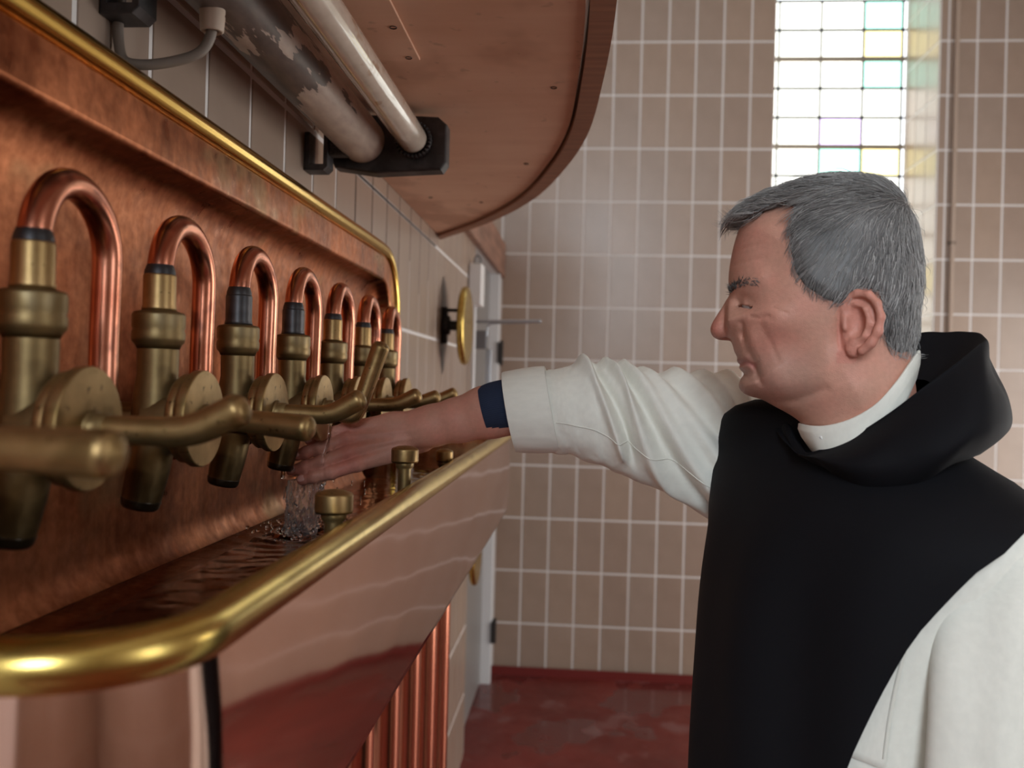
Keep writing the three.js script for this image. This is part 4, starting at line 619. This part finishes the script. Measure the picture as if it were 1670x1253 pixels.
// hood lying round the neck: closed rings from inside the collar over the rim and out on to the shoulders
const RIM = [[0.2415, 1.5014, -0.965], [0.2539, 1.5082, -0.945], [0.2736, 1.5235, -0.925], [0.294, 1.5439, -0.908], [0.3193, 1.5683, -0.9], [0.352, 1.5915, -0.91], [0.3887, 1.6127, -0.945], [0.4141, 1.6232, -0.985], [0.4188, 1.6322, -1.03], [0.4044, 1.635, -1.06], [0.3765, 1.633, -1.085], [0.3405, 1.6116, -1.1], [0.2991, 1.5854, -1.1], [0.2538, 1.5628, -1.085], [0.2312, 1.5519, -1.06], [0.2303, 1.5292, -1.02], [0.2368, 1.5085, -0.99]];
const MID = [[0.2404, 1.4983, -0.955], [0.2519, 1.502, -0.928], [0.2683, 1.5088, -0.9], [0.2915, 1.5242, -0.878], [0.3195, 1.5437, -0.868], [0.3528, 1.567, -0.878], [0.386, 1.5883, -0.915], [0.4167, 1.5931, -0.975], [0.441, 1.605, -1.04], [0.4335, 1.6133, -1.09], [0.3963, 1.6102, -1.13], [0.3528, 1.5948, -1.15], [0.3018, 1.5786, -1.15], [0.252, 1.5625, -1.12], [0.2265, 1.5515, -1.08], [0.2274, 1.5219, -1.03], [0.2375, 1.5029, -0.987]];
const OUTR = [[0.241, 1.4969, -0.95], [0.2494, 1.4917, -0.92], [0.2654, 1.4901, -0.885], [0.2923, 1.4957, -0.865], [0.319, 1.5111, -0.85], [0.3479, 1.528, -0.85], [0.3846, 1.5343, -0.88], [0.4224, 1.5379, -0.94], [0.4561, 1.5498, -1.03], [0.4592, 1.5679, -1.1], [0.4116, 1.5662, -1.16], [0.362, 1.5647, -1.19], [0.2988, 1.5632, -1.18], [0.247, 1.5545, -1.15], [0.2239, 1.5416, -1.1], [0.2243, 1.5179, -1.04], [0.2352, 1.4997, -0.985]];
const closedCurve = a => new THREE.CatmullRomCurve3(a.map(p => V(...p)), true, 'centripetal');
const NECK = V(0.312, 1.50, -1.0);
const towards = (a, k, dy) => a.map(p => { const c = V(NECK.x, p[1], NECK.z); const v = V(...p).lerp(c, k); return [v.x, v.y + dy, v.z]; });
const HF = (a, k) => a.map((p, i) => { const w = [1, 0.8, 0.45, 0.15, 0, 0, 0, 0, 0, 0, 0, 0, 0, 0.1, 0.3, 0.6, 0.9][i] * k; return [p[0] - 0.963 * w, p[1], p[2] + 0.27 * w]; });
const hoodRings = [towards(RIM, 0.42, -0.055), towards(RIM, 0.22, -0.03), HF(towards(RIM, 0.05, -0.006), 0.010), HF(RIM, 0.013), HF(towards(RIM, -0.03, -0.004), 0.016), HF(MID, 0.018), HF(towards(MID.map((p, i) => p.map((q, k) => lerp(q, OUTR[i][k], 0.6))), -0.03, 0.002), 0.018), HF(OUTR, 0.014), towards(OUTR, 0.06, -0.014), towards(OUTR, 0.2, -0.03)].map(closedCurve);
mesh('hood', local(clothUV(grid(160, 90, (u, v) => { const k = v * (hoodRings.length - 1), i = Math.min(hoodRings.length - 2, Math.floor(k)), f = k - i, P = j => hoodRings[clamp(j, 0, hoodRings.length - 1)].getPoint(u % 1); const p0 = P(i - 1), p1 = P(i), p2 = P(i + 1), p3 = P(i + 2); const h = c => 0.5 * (2 * p1[c] + (p2[c] - p0[c]) * f + (2 * p0[c] - 5 * p1[c] + 4 * p2[c] - p3[c]) * f * f + (3 * p1[c] - p0[c] - 3 * p2[c] + p3[c]) * f * f * f); const wob = 0.003 * fbm(Math.cos(u * 6.283) * 2, Math.sin(u * 6.283) * 2, v * 3, 2); return [h('x') + wob, h('y') + wob, h('z') + wob]; }, true), 4, 1.5)), blackMat, man).userData.label = 'black hood lying behind the neck';
// white standing collar with its small front tab
const COLTOP = [[0.0183, -0.1363], [0.0081, -0.1375], [-0.0049, -0.1364], [-0.0259, -0.1292], [-0.0481, -0.114], [-0.0651, -0.0931], [-0.078, -0.0733], [-0.0886, -0.0577]];
function collarRing(grow, down, fwd) {                      // follows the neck just outside the skin
  const half = COLTOP.map(([s, t], i) => { const u = i / (COLTOP.length - 1), ds = lerp(fwd, -fwd * 0.2, u), S0 = s + ds, T0 = t - down * lerp(0.8, 1.0, Math.sin(u * Math.PI)); const n = Math.sqrt(Math.max(0, headT(S0, T0, SKIN))); const e = Math.sin(u * Math.PI); return [S0 + (0.5 - u) * 2 * (grow + 0.001) * (1 - 0.4 * e), T0, i === 0 || i === COLTOP.length - 1 ? 0 : Math.max(n, 0.05 * Math.pow(e, 0.6)) + grow]; });
  const ring = [...half, ...half.slice(1, -1).reverse().map(p => [p[0], p[1], -p[2]])];
  return new THREE.CatmullRomCurve3(ring.map(p => V(...p).applyMatrix4(headM)), true, 'centripetal');
}
const colRings = [collarRing(-0.002, 0.004, 0), collarRing(0.0012, 0.0006, 0), collarRing(0.0026, 0, 0), collarRing(0.0040, 0.0008, 0), collarRing(0.0046, 0.008, 0.0), collarRing(0.005, 0.018, -0.004), collarRing(0.004, 0.034, -0.012), collarRing(0.0, 0.046, -0.018)];
const collar = mesh('collar', local(clothUV(grid(160, 42, (u, v) => { const k = v * (colRings.length - 1), i = Math.min(colRings.length - 2, Math.floor(k)), f = k - i, a = colRings[i].getPoint(u % 1), b = colRings[i + 1].getPoint(u % 1); return [lerp(a.x, b.x, f), lerp(a.y, b.y, f), lerp(a.z, b.z, f)]; }, true), 3, 0.5)), tunicMat, man);
{ const g = new RoundedBoxGeometry(0.004, 0.016, 0.022, 2, 0.0015); g.rotateY(0.35); g.rotateZ(0.5); g.translate(0.2400, 1.5115, -0.951); mesh('collar_tab', local(g), std({ color: C(236, 236, 232), roughness: 0.7 }), collar); }

// ---------------------------------------------------------------- water
const WATERY = FLOORY + 0.0205;
const waterMat = std({ color: 0xffffff, transmission: 1, thickness: 0.02, ior: 1.33, roughness: 0.02, attenuationColor: C(150, 96, 60), attenuationDistance: 0.06 });
{
  const x0 = SHEETX + 0.018, x1 = RAILX - 0.012, z0 = NEARZ - 0.014, z1 = FARZ + 0.014, sx = -0.36, sz = -1.162;
  const hgt = (x, z) => { const r = Math.hypot(x - sx, z - sz); return 0.0016 * fbm(x * 26, z * 26, 1, 3) + 0.0030 * Math.sin(r * 210) * Math.exp(-r * 16) + 0.006 * fbm(x * 95, z * 95, 5, 2) * Math.exp(-((r / 0.07) ** 2)); };
  const top = grid(70, 420, (u, v) => { const x = lerp(x0, x1, u), z = lerp(z0, z1, v); return [x, WATERY + hgt(x, z) * smooth(0, 0.03, u) * smooth(1, 0.97, u), z]; });
  const bot = grid(2, 2, (u, v) => [lerp(x1, x0, u), FLOORY + 0.0008, lerp(z0, z1, v)]);
  const sides = [[x0, z0, x1, z0], [x1, z0, x1, z1], [x1, z1, x0, z1], [x0, z1, x0, z0]].map(([a, b, c, d]) => grid(1, 1, (u, v) => [lerp(a, c, u), lerp(FLOORY + 0.0008, WATERY, v), lerp(b, d, u)]));
  const w = mesh('basin_water', merge([top, bot, ...sides]), waterMat); tag(w, 'shallow rippled water lying in the copper basin', 'water');
}
{
  const g = surfaceNets((x, y, z) => {
    const t = clamp((1.440 - y) / 0.08), cx = lerp(-0.355, -0.362, t), w = lerp(0.026, 0.0205, t), d = lerp(0.009, 0.0105, t);
    const q = Math.hypot((x - cx) / w, (z + 1.156 + 0.004 * Math.sin(x * 160)) / d) - 1; const n = 0.75 * fbm(x * 150, y * 38 + 3, z * 150, 3) + 0.35 * noise.noise(x * 420, y * 90, z * 420);
    return Math.max((q + n * lerp(0.5, 0.75, t)) * 0.009, y - 1.4405 - 0.25 * (x + 0.345), WATERY - 0.002 - y); }, [-0.40, 1.355, -1.185], [-0.315, 1.45, -1.125], 0.0013);
  const st = thing('water_stream', 'clear water pouring off the fingertips into the basin', 'water', -0.36, WATERY, -1.156);
  const shift = q => q.translate(0.36, -WATERY, 1.156);
  const clear = std({ color: 0xffffff, transmission: 1, thickness: 0.01, ior: 1.33, roughness: 0.03 }), foamy = std({ color: C(226, 229, 232), transmission: 0.9, thickness: 0.01, ior: 1.33, roughness: 0.05 });
  mesh('stream', shift(g), foamy, st);
  const jet = surfaceNets((x, y, z) => Math.hypot((x + 0.372 + 0.1 * (1.455 - y)) / 1.0, (z + 1.139 + 0.1 * (1.45 - y)) / 0.9) - 0.0095 - 0.003 * fbm(x * 130, y * 40, z * 130, 2) + (y > 1.452 || y < 1.436 ? 1 : 0), [-0.395, 1.43, -1.16], [-0.35, 1.456, -1.115], 0.0015);
  mesh('jet', shift(jet), clear, st);
  const drop = (x, y, z, r, l) => { const q = new THREE.SphereGeometry(r, 10, 8); q.scale(1, l, 1); q.translate(x, y, z); return q; };
  const spl = []; for (let i = 0; i < 90; i++) { const a = rr(0, 6.28), r = rr(0.02, 0.075), x = -0.365 + r * Math.cos(a), z = -1.156 + r * Math.sin(a) * 1.2; if (x < SHEETX + 0.012 || x > -0.25) continue; spl.push(drop(x, WATERY + rr(0.001, 0.022) * Math.exp(-r * 14) + 0.001, z, rr(0.0008, 0.0026), rr(0.8, 1.7))); }
  for (const [x, z, n] of [[-0.318, -1.165, 5], [-0.30, -1.17, 4], [-0.284, -1.175, 5], [-0.235, -1.186, 3], [-0.335, -1.145, 4]]) for (let k = 0; k < n; k++) spl.push(drop(x + rr(-0.003, 0.003), lerp(1.375, 1.44, (k + rnd()) / n), z, rr(0.0008, 0.0015), rr(2, 6)));
  mesh('splash_drops', shift(merge(spl)), clear, st);
  // thin trickle running over the back of the hand
  mesh('trickle', shift(tube([[-0.3235, 1.508, -1.15], [-0.3245, 1.494, -1.1495], [-0.3250, 1.480, -1.1445], [-0.3275, 1.466, -1.1385], [-0.3285, 1.455, -1.1355]], 0.0018, 50, 8)), clear, st);
}
// ---------------------------------------------------------------- canopy of plywood over the trough
{
  const cp = thing('canopy', 'curved plywood-bottomed canopy with dark wooden rim above the trough', 'canopy', WX, 2.02, -1.2);
  const sh = q => q.translate(-WX, -2.02, 1.2);
  const outer = [[-0.463, -2.857], [-0.272, -2.535], [-0.134, -2.214], [-0.046, -1.874], [-0.004, -1.627], [0.017, -1.339], [0.025, -1.157], [0.028, -0.9], [0.03, -0.4], [0.03, 0.4]];
  const oc = new THREE.CatmullRomCurve3(outer.map(p => V(p[0], 0, p[1])), false, 'centripetal').getSpacedPoints(60);
  const off = (k) => oc.map((p, i) => { const a = oc[Math.max(0, i - 1)], b = oc[Math.min(60, i + 1)], t = b.clone().sub(a).normalize(); return [p.x + t.z * k, p.z - t.x * k]; });
  const shapeOf = pts => { const s = new THREE.Shape(); s.moveTo(WX + 0.001, pts[0][1]); for (const [x, z] of pts) s.lineTo(Math.max(x, WX + 0.001), z); s.lineTo(WX + 0.001, pts[60][1]); s.closePath(); return s; };
  const ext = (s, y0, y1) => { const g = new THREE.ExtrudeGeometry(s, { depth: y1 - y0, bevelEnabled: false, curveSegments: 1 }); g.rotateX(Math.PI / 2); g.translate(0, y1, 0); return g; };
  const plyTex = tex(1024, (u, v) => { const gr = tnoise(u, v, 3, 22, 5, 201), b = tnoise(u, v, 5, 5, 5, 211), st = smooth(0.16, 0.42, tnoise(u, v, 4, 3, 5, 221)), sp = smooth(0.34, 0.5, tnoise(u, v, 34, 34, 3, 231)); let c = mixc([0.85, 0.66, 0.545], [0.92, 0.76, 0.65], clamp(0.5 + 0.7 * b + 0.5 * gr)); c = mixc(c, [0.70, 0.51, 0.41], st * 0.5); return mixc(c, [0.42, 0.30, 0.24], sp * 0.18); });
  const ply = std({ map: plyTex, roughness: 0.62 }), rimTex = tex(512, (u, v) => { const g = tnoise(u, v, 4, 60, 4, 241); return mixc([0.50, 0.32, 0.23], [0.64, 0.44, 0.32], clamp(0.5 + g)); }), rimMat = std({ map: rimTex, roughness: 0.5 });
  const sign = off(0.02)[20][0] < oc[20].x ? 1 : -1;
  mesh('underside_board', sh(uvBy(ext(shapeOf(off(0.036 * sign)), 2.02, 2.045), 0.9)), ply, cp);
  const inn = off(0.031 * sign), ring = new THREE.Shape(); const op = off(0); ring.moveTo(op[0][0], op[0][1]); op.forEach(([x, z]) => ring.lineTo(x, z)); [...inn].reverse().forEach(([x, z]) => ring.lineTo(Math.max(x, WX + 0.0005), z)); ring.closePath();
  mesh('rim', sh(uvBy(ext(ring, 2.012, 2.10), 1.2)), rimMat, cp);
  mesh('skirt', sh(grid(60, 10, (u, v) => { const k = Math.round(u * 60), o = off(-sign * (0.004 + 0.16 * v * v))[k]; return [o[0], 2.10 + 0.55 * v, o[1]]; })), std({ color: C(196, 158, 138), roughness: 0.5 }), cp);
  mesh('back_fill', sh(uvBy(ext(shapeOf(off(0.036 * sign)), 2.047, 2.06))), rimMat, cp);
  // access hatch and countersunk screws
  const hx = -0.242, hz = -1.274; mesh('hatch_board', sh(uvBy(span(-0.43, hx, 2.0165, 2.0205, hz, 0.35, 0.001), 0.9)), ply, cp);
  for (const [x, z] of [[-0.255, -1.153], [-0.256, -1.262], [-0.058, -1.402], [-0.131, -1.887], [-0.271, -2.295], [-0.391, -2.24], [-0.05, -0.9], [-0.256, -0.8]]) mesh('screw', sh(lathe([[0.0002, 0.002], [0.0034, 0.0006], [0.0044, -0.0004], [0.0047, -0.0012], [0.0049, 0.001]], 14).translate(x, z > -1.27 && x < -0.2 ? 2.0165 : 2.02, z)), darkIron, cp);
}
// ---------------------------------------------------------------- strip lamp under the canopy
{
  const lf = thing('lamp_fitting', 'old strip lamp of two parallel pale pipes in a dark end bracket under the canopy', 'lamp', -0.38, 1.965, -1.5);
  const sh = q => q.translate(0.38, -1.965, 1.5);
  const flake = tex(1024, (u, v) => { const n = tnoise(u, v, 5, 4, 6, 301), e = tnoise(u, v, 26, 18, 4, 311), m = smooth(0.02, 0.05, n + 0.25 * e + 0.85 * smooth(0.74, 0.92, u) - 0.20), d = tnoise(u, v, 40, 20, 3, 321); return mixc(mixc([0.30, 0.26, 0.24], [0.42, 0.36, 0.33], clamp(0.5 + d)), mixc([0.66, 0.58, 0.53], [0.76, 0.69, 0.63], clamp(0.5 + d + 0.4 * e)), m); });
  const hg = new THREE.CylinderGeometry(0.0375, 0.0375, 1.7, 40, 1, true); { const uv = hg.attributes.uv; for (let i = 0; i < uv.count; i++) { const a = uv.getX(i), b = uv.getY(i); uv.setXY(i, 1 - b, a); } } hg.rotateX(Math.PI / 2); hg.translate(-0.38, 1.965, -0.655);
  mesh('housing_pipe', sh(hg), std({ map: flake, roughness: 0.42 }), lf);
  const tubeTex = tex(512, (u, v) => { const st = smooth(0.2, 0.45, tnoise(u, v, 8, 6, 4, 331)), n = tnoise(u, v, 20, 20, 3, 341); return mixc(mixc([0.78, 0.72, 0.66], [0.84, 0.79, 0.73], clamp(0.5 + n)), [0.58, 0.42, 0.30], st * 0.6); });
  const tg = new THREE.CylinderGeometry(0.0235, 0.0235, 1.7, 36, 1, true); { const uv = tg.attributes.uv; for (let i = 0; i < uv.count; i++) { const a = uv.getX(i); uv.setXY(i, uv.getY(i) * 3, a * 0.5); } } tg.rotateX(Math.PI / 2); tg.translate(-0.293, 1.965, -0.642);
  mesh('lamp_tube', sh(tg), std({ map: tubeTex, roughness: 0.18, clearcoat: 0.6 }), lf);
  const bs = new THREE.Shape(); const bp = [[-0.434, 1.942], [-0.426, 1.925], [-0.36, 1.916], [-0.25, 1.922], [-0.243, 1.932], [-0.243, 1.992], [-0.256, 2.003], [-0.32, 2.006], [-0.40, 2.006], [-0.43, 1.995]]; bs.moveTo(...bp[0]); bp.slice(1).forEach(p => bs.lineTo(...p)); bs.closePath();
  const bg = new THREE.ExtrudeGeometry(bs, { depth: 0.03, bevelEnabled: true, bevelSize: 0.004, bevelThickness: 0.005, bevelSegments: 3 }); bg.translate(0, 0, -1.545);
  const cast = std({ color: C(84, 82, 84), metalness: 0.3, roughness: 0.5, map: tex(256, (u, v) => { const n = 0.8 + 0.5 * tnoise(u, v, 7, 7, 4, 351); return [n, n * 0.98, n * 0.97]; }) });
  mesh('end_bracket', sh(uvBy(bg, 4)), cast, lf);
  const rg = []; rg.push(new THREE.TorusGeometry(0.0265, 0.004, 12, 44).translate(-0.293, 1.965, -1.503)); for (let i = 0; i < 28; i++) { const a = i / 28 * Math.PI * 2; rg.push(box(0.0045, 0.003, 0.016, 0.0285, 0, 0, 0.0008).rotateZ(a).translate(-0.293, 1.965, -1.499)); } 
  mesh('knurled_ring', sh(merge(rg)), cast, lf);
  for (const z of [-1.475, -0.845]) { const u = new THREE.Shape(); u.moveTo(WX + 0.0005, 1.905); u.lineTo(-0.434, 1.905); u.lineTo(-0.428, 1.911); u.lineTo(-0.428, 1.965); u.lineTo(-0.433, 1.965); u.lineTo(-0.433, 1.913); u.lineTo(-0.459, 1.913); u.lineTo(-0.459, 1.965); u.lineTo(WX + 0.0005, 1.965); u.closePath(); const g = new THREE.ExtrudeGeometry(u, { depth: 0.034, bevelEnabled: true, bevelSize: 0.0012, bevelThickness: 0.0012, bevelSegments: 2 }); g.translate(0.0015, 0, z - 0.017); const br = mesh('wall_bracket', sh(uvBy(g, 4)), cast, lf); mesh('bracket_arm', sh(span(-0.43, -0.395, 1.93, 1.955, z - 0.012, z + 0.012, 0.003)), cast, br); }
  const gl = lathe([[0, 0.03], [0.0125, 0.03], [0.0125, 0.006], [0.0118, 0.004], [0.0125, 0.002], [0.0115, -0.012], [0.009, -0.0135], [0.0055, -0.011], [0.0055, 0.0]], 28); gl.translate(-0.379, 1.921, -0.885); mesh('cable_gland', sh(gl), std({ color: C(196, 178, 160), roughness: 0.5 }), lf);
  mesh('cable', sh(tube([[-0.379, 1.925, -0.885], [-0.380, 1.905, -0.885], [-0.389, 1.887, -0.882], [-0.412, 1.874, -0.872], [-0.438, 1.866, -0.858], [-0.452, 1.868, -0.853], [-0.4575, 1.885, -0.852], [-0.458, 1.95, -0.852], [-0.458, 2.01, -0.852]], 0.0052, 90, 12)), std({ color: C(128, 118, 108), roughness: 0.55 }), lf);
}
// ---------------------------------------------------------------- things on the walls
const wheelOf = (label, y, z, r) => {
  const w = thing('brass_handwheel', label, 'handwheel', WX, y, z, 'brass handwheels on the tiled wall');
  mesh('disc', uvBy(lathe([[0, 0.058], [r * 0.8, 0.060], [r - 0.012, 0.060], [r - 0.003, 0.064], [r, 0.070], [r, 0.076], [r - 0.003, 0.082], [r - 0.012, 0.085], [r * 0.5, 0.084], [0, 0.084]], 64).rotateZ(-Math.PI / 2), 3), brassRail, w);
  mesh('spindle', merge([new THREE.CylinderGeometry(0.016, 0.016, 0.06, 20).rotateZ(Math.PI / 2).translate(0.03, 0, 0), new THREE.CylinderGeometry(0.034, 0.034, 0.02, 6).rotateZ(Math.PI / 2).translate(0.012, 0, 0), box(0.012, 0.12, 0.03, 0.008, 0, 0, 0.004), new THREE.CylinderGeometry(0.006, 0.006, 0.05, 10).rotateZ(Math.PI / 2).translate(0.025, 0.05, 0)]), darkIron, w);
  const gs = new THREE.Shape(); for (let i = 0; i < 60; i++) { const a = i / 60 * Math.PI * 2, q = 1 + 0.25 * noise.noise(Math.cos(a) * 3, Math.sin(a) * 3, y * 7); const px = 0.055 * q * Math.cos(a), py = 0.15 * q * Math.sin(a); i ? gs.lineTo(px, py) : gs.moveTo(px, py); } gs.closePath(); const gg = new THREE.ExtrudeGeometry(gs, { depth: 0.0008, bevelEnabled: false }); gg.rotateY(Math.PI / 2); gg.translate(0.0006, 0, 0); mesh('grease_stain', gg, std({ color: C(58, 50, 50), roughness: 0.35 }), w).userData.label = 'dark grease smear on the tiles';
  return w;
};
wheelOf('upper brass disc handwheel on the tiled wall beyond the trough', EYE + 0.183, -2.96, 0.128);
wheelOf('lower brass disc handwheel mostly hidden below the far trough end', 0.93, -3.42, 0.128);
{ const j = thing('junction_box', 'white plastic switch box with a wire loop beside the doorway', 'box', WX, 1.95, -3.62); mesh('case', box(0.052, 0.165, 0.10, 0.0275, 0, 0, 0.004), std({ color: C(244, 244, 244), roughness: 0.4 }), j); mesh('lid', box(0.046, 0.155, 0.008, 0.0275, 0, 0.053, 0.002), whitePaint, j); mesh('wire_loop', tube([[0.02, 0.08, 0.02], [0.02, 0.105, 0.02], [0.032, 0.118, 0.02], [0.044, 0.105, 0.02], [0.044, 0.082, 0.02]], 0.0035, 40, 8), std({ color: C(120, 122, 126), roughness: 0.4 }), j); mesh('lower_conduit', new THREE.CylinderGeometry(0.009, 0.009, 0.4, 14).translate(0.02, -0.28, 0), whitePaint, j); }
{ const steel = std({ color: C(176, 182, 190), metalness: 0.9, roughness: 0.3 }); const a = thing('rod_hanger', 'thin steel rod hanger sticking out from the wall by the doorway', 'hanger', WX, 1.815, -3.74); mesh('rod', merge([tube([[0.0, 0.0, 0], [0.1, 0.002, 0], [0.275, 0.006, 0]], 0.0068, 30, 12), new THREE.SphereGeometry(0.0085, 12, 10).translate(0.275, 0.006, 0)]), steel, a); mesh('brace_wire', tube([[0.06, -0.06, 0], [0.062, -0.025, 0], [0.072, -0.010, 0], [0.1, -0.006, 0], [0.24, 0.0, 0]], 0.0035, 50, 8), steel, a); mesh('mount', box(0.06, 0.075, 0.04, 0.0305, -0.075, 0, 0.004), std({ color: C(120, 120, 124), metalness: 0.6, roughness: 0.45 }), a); mesh('lower_slide', box(0.022, 0.16, 0.02, 0.06, -0.19, -0.1, 0.003), steel, a); }
{ const c = thing('wall_conduit', 'thin painted conduit running up the tiles right of the window', 'pipe', 1.885, 0, BZ); mesh('pipe', new THREE.CylinderGeometry(0.012, 0.012, CEIL - 0.05, 14).translate(0, CEIL / 2, 0.0135), std({ color: C(178, 158, 142), roughness: 0.5 }), c); mesh('clip', merge([box(0.034, 0.02, 0.01, 0, 2.35, 0.006, 0.002), new THREE.TorusGeometry(0.0135, 0.0025, 8, 18).rotateX(Math.PI / 2).translate(0, 2.35, 0.0135)]), darkIron, c); }

renderer.render(scene, camera);
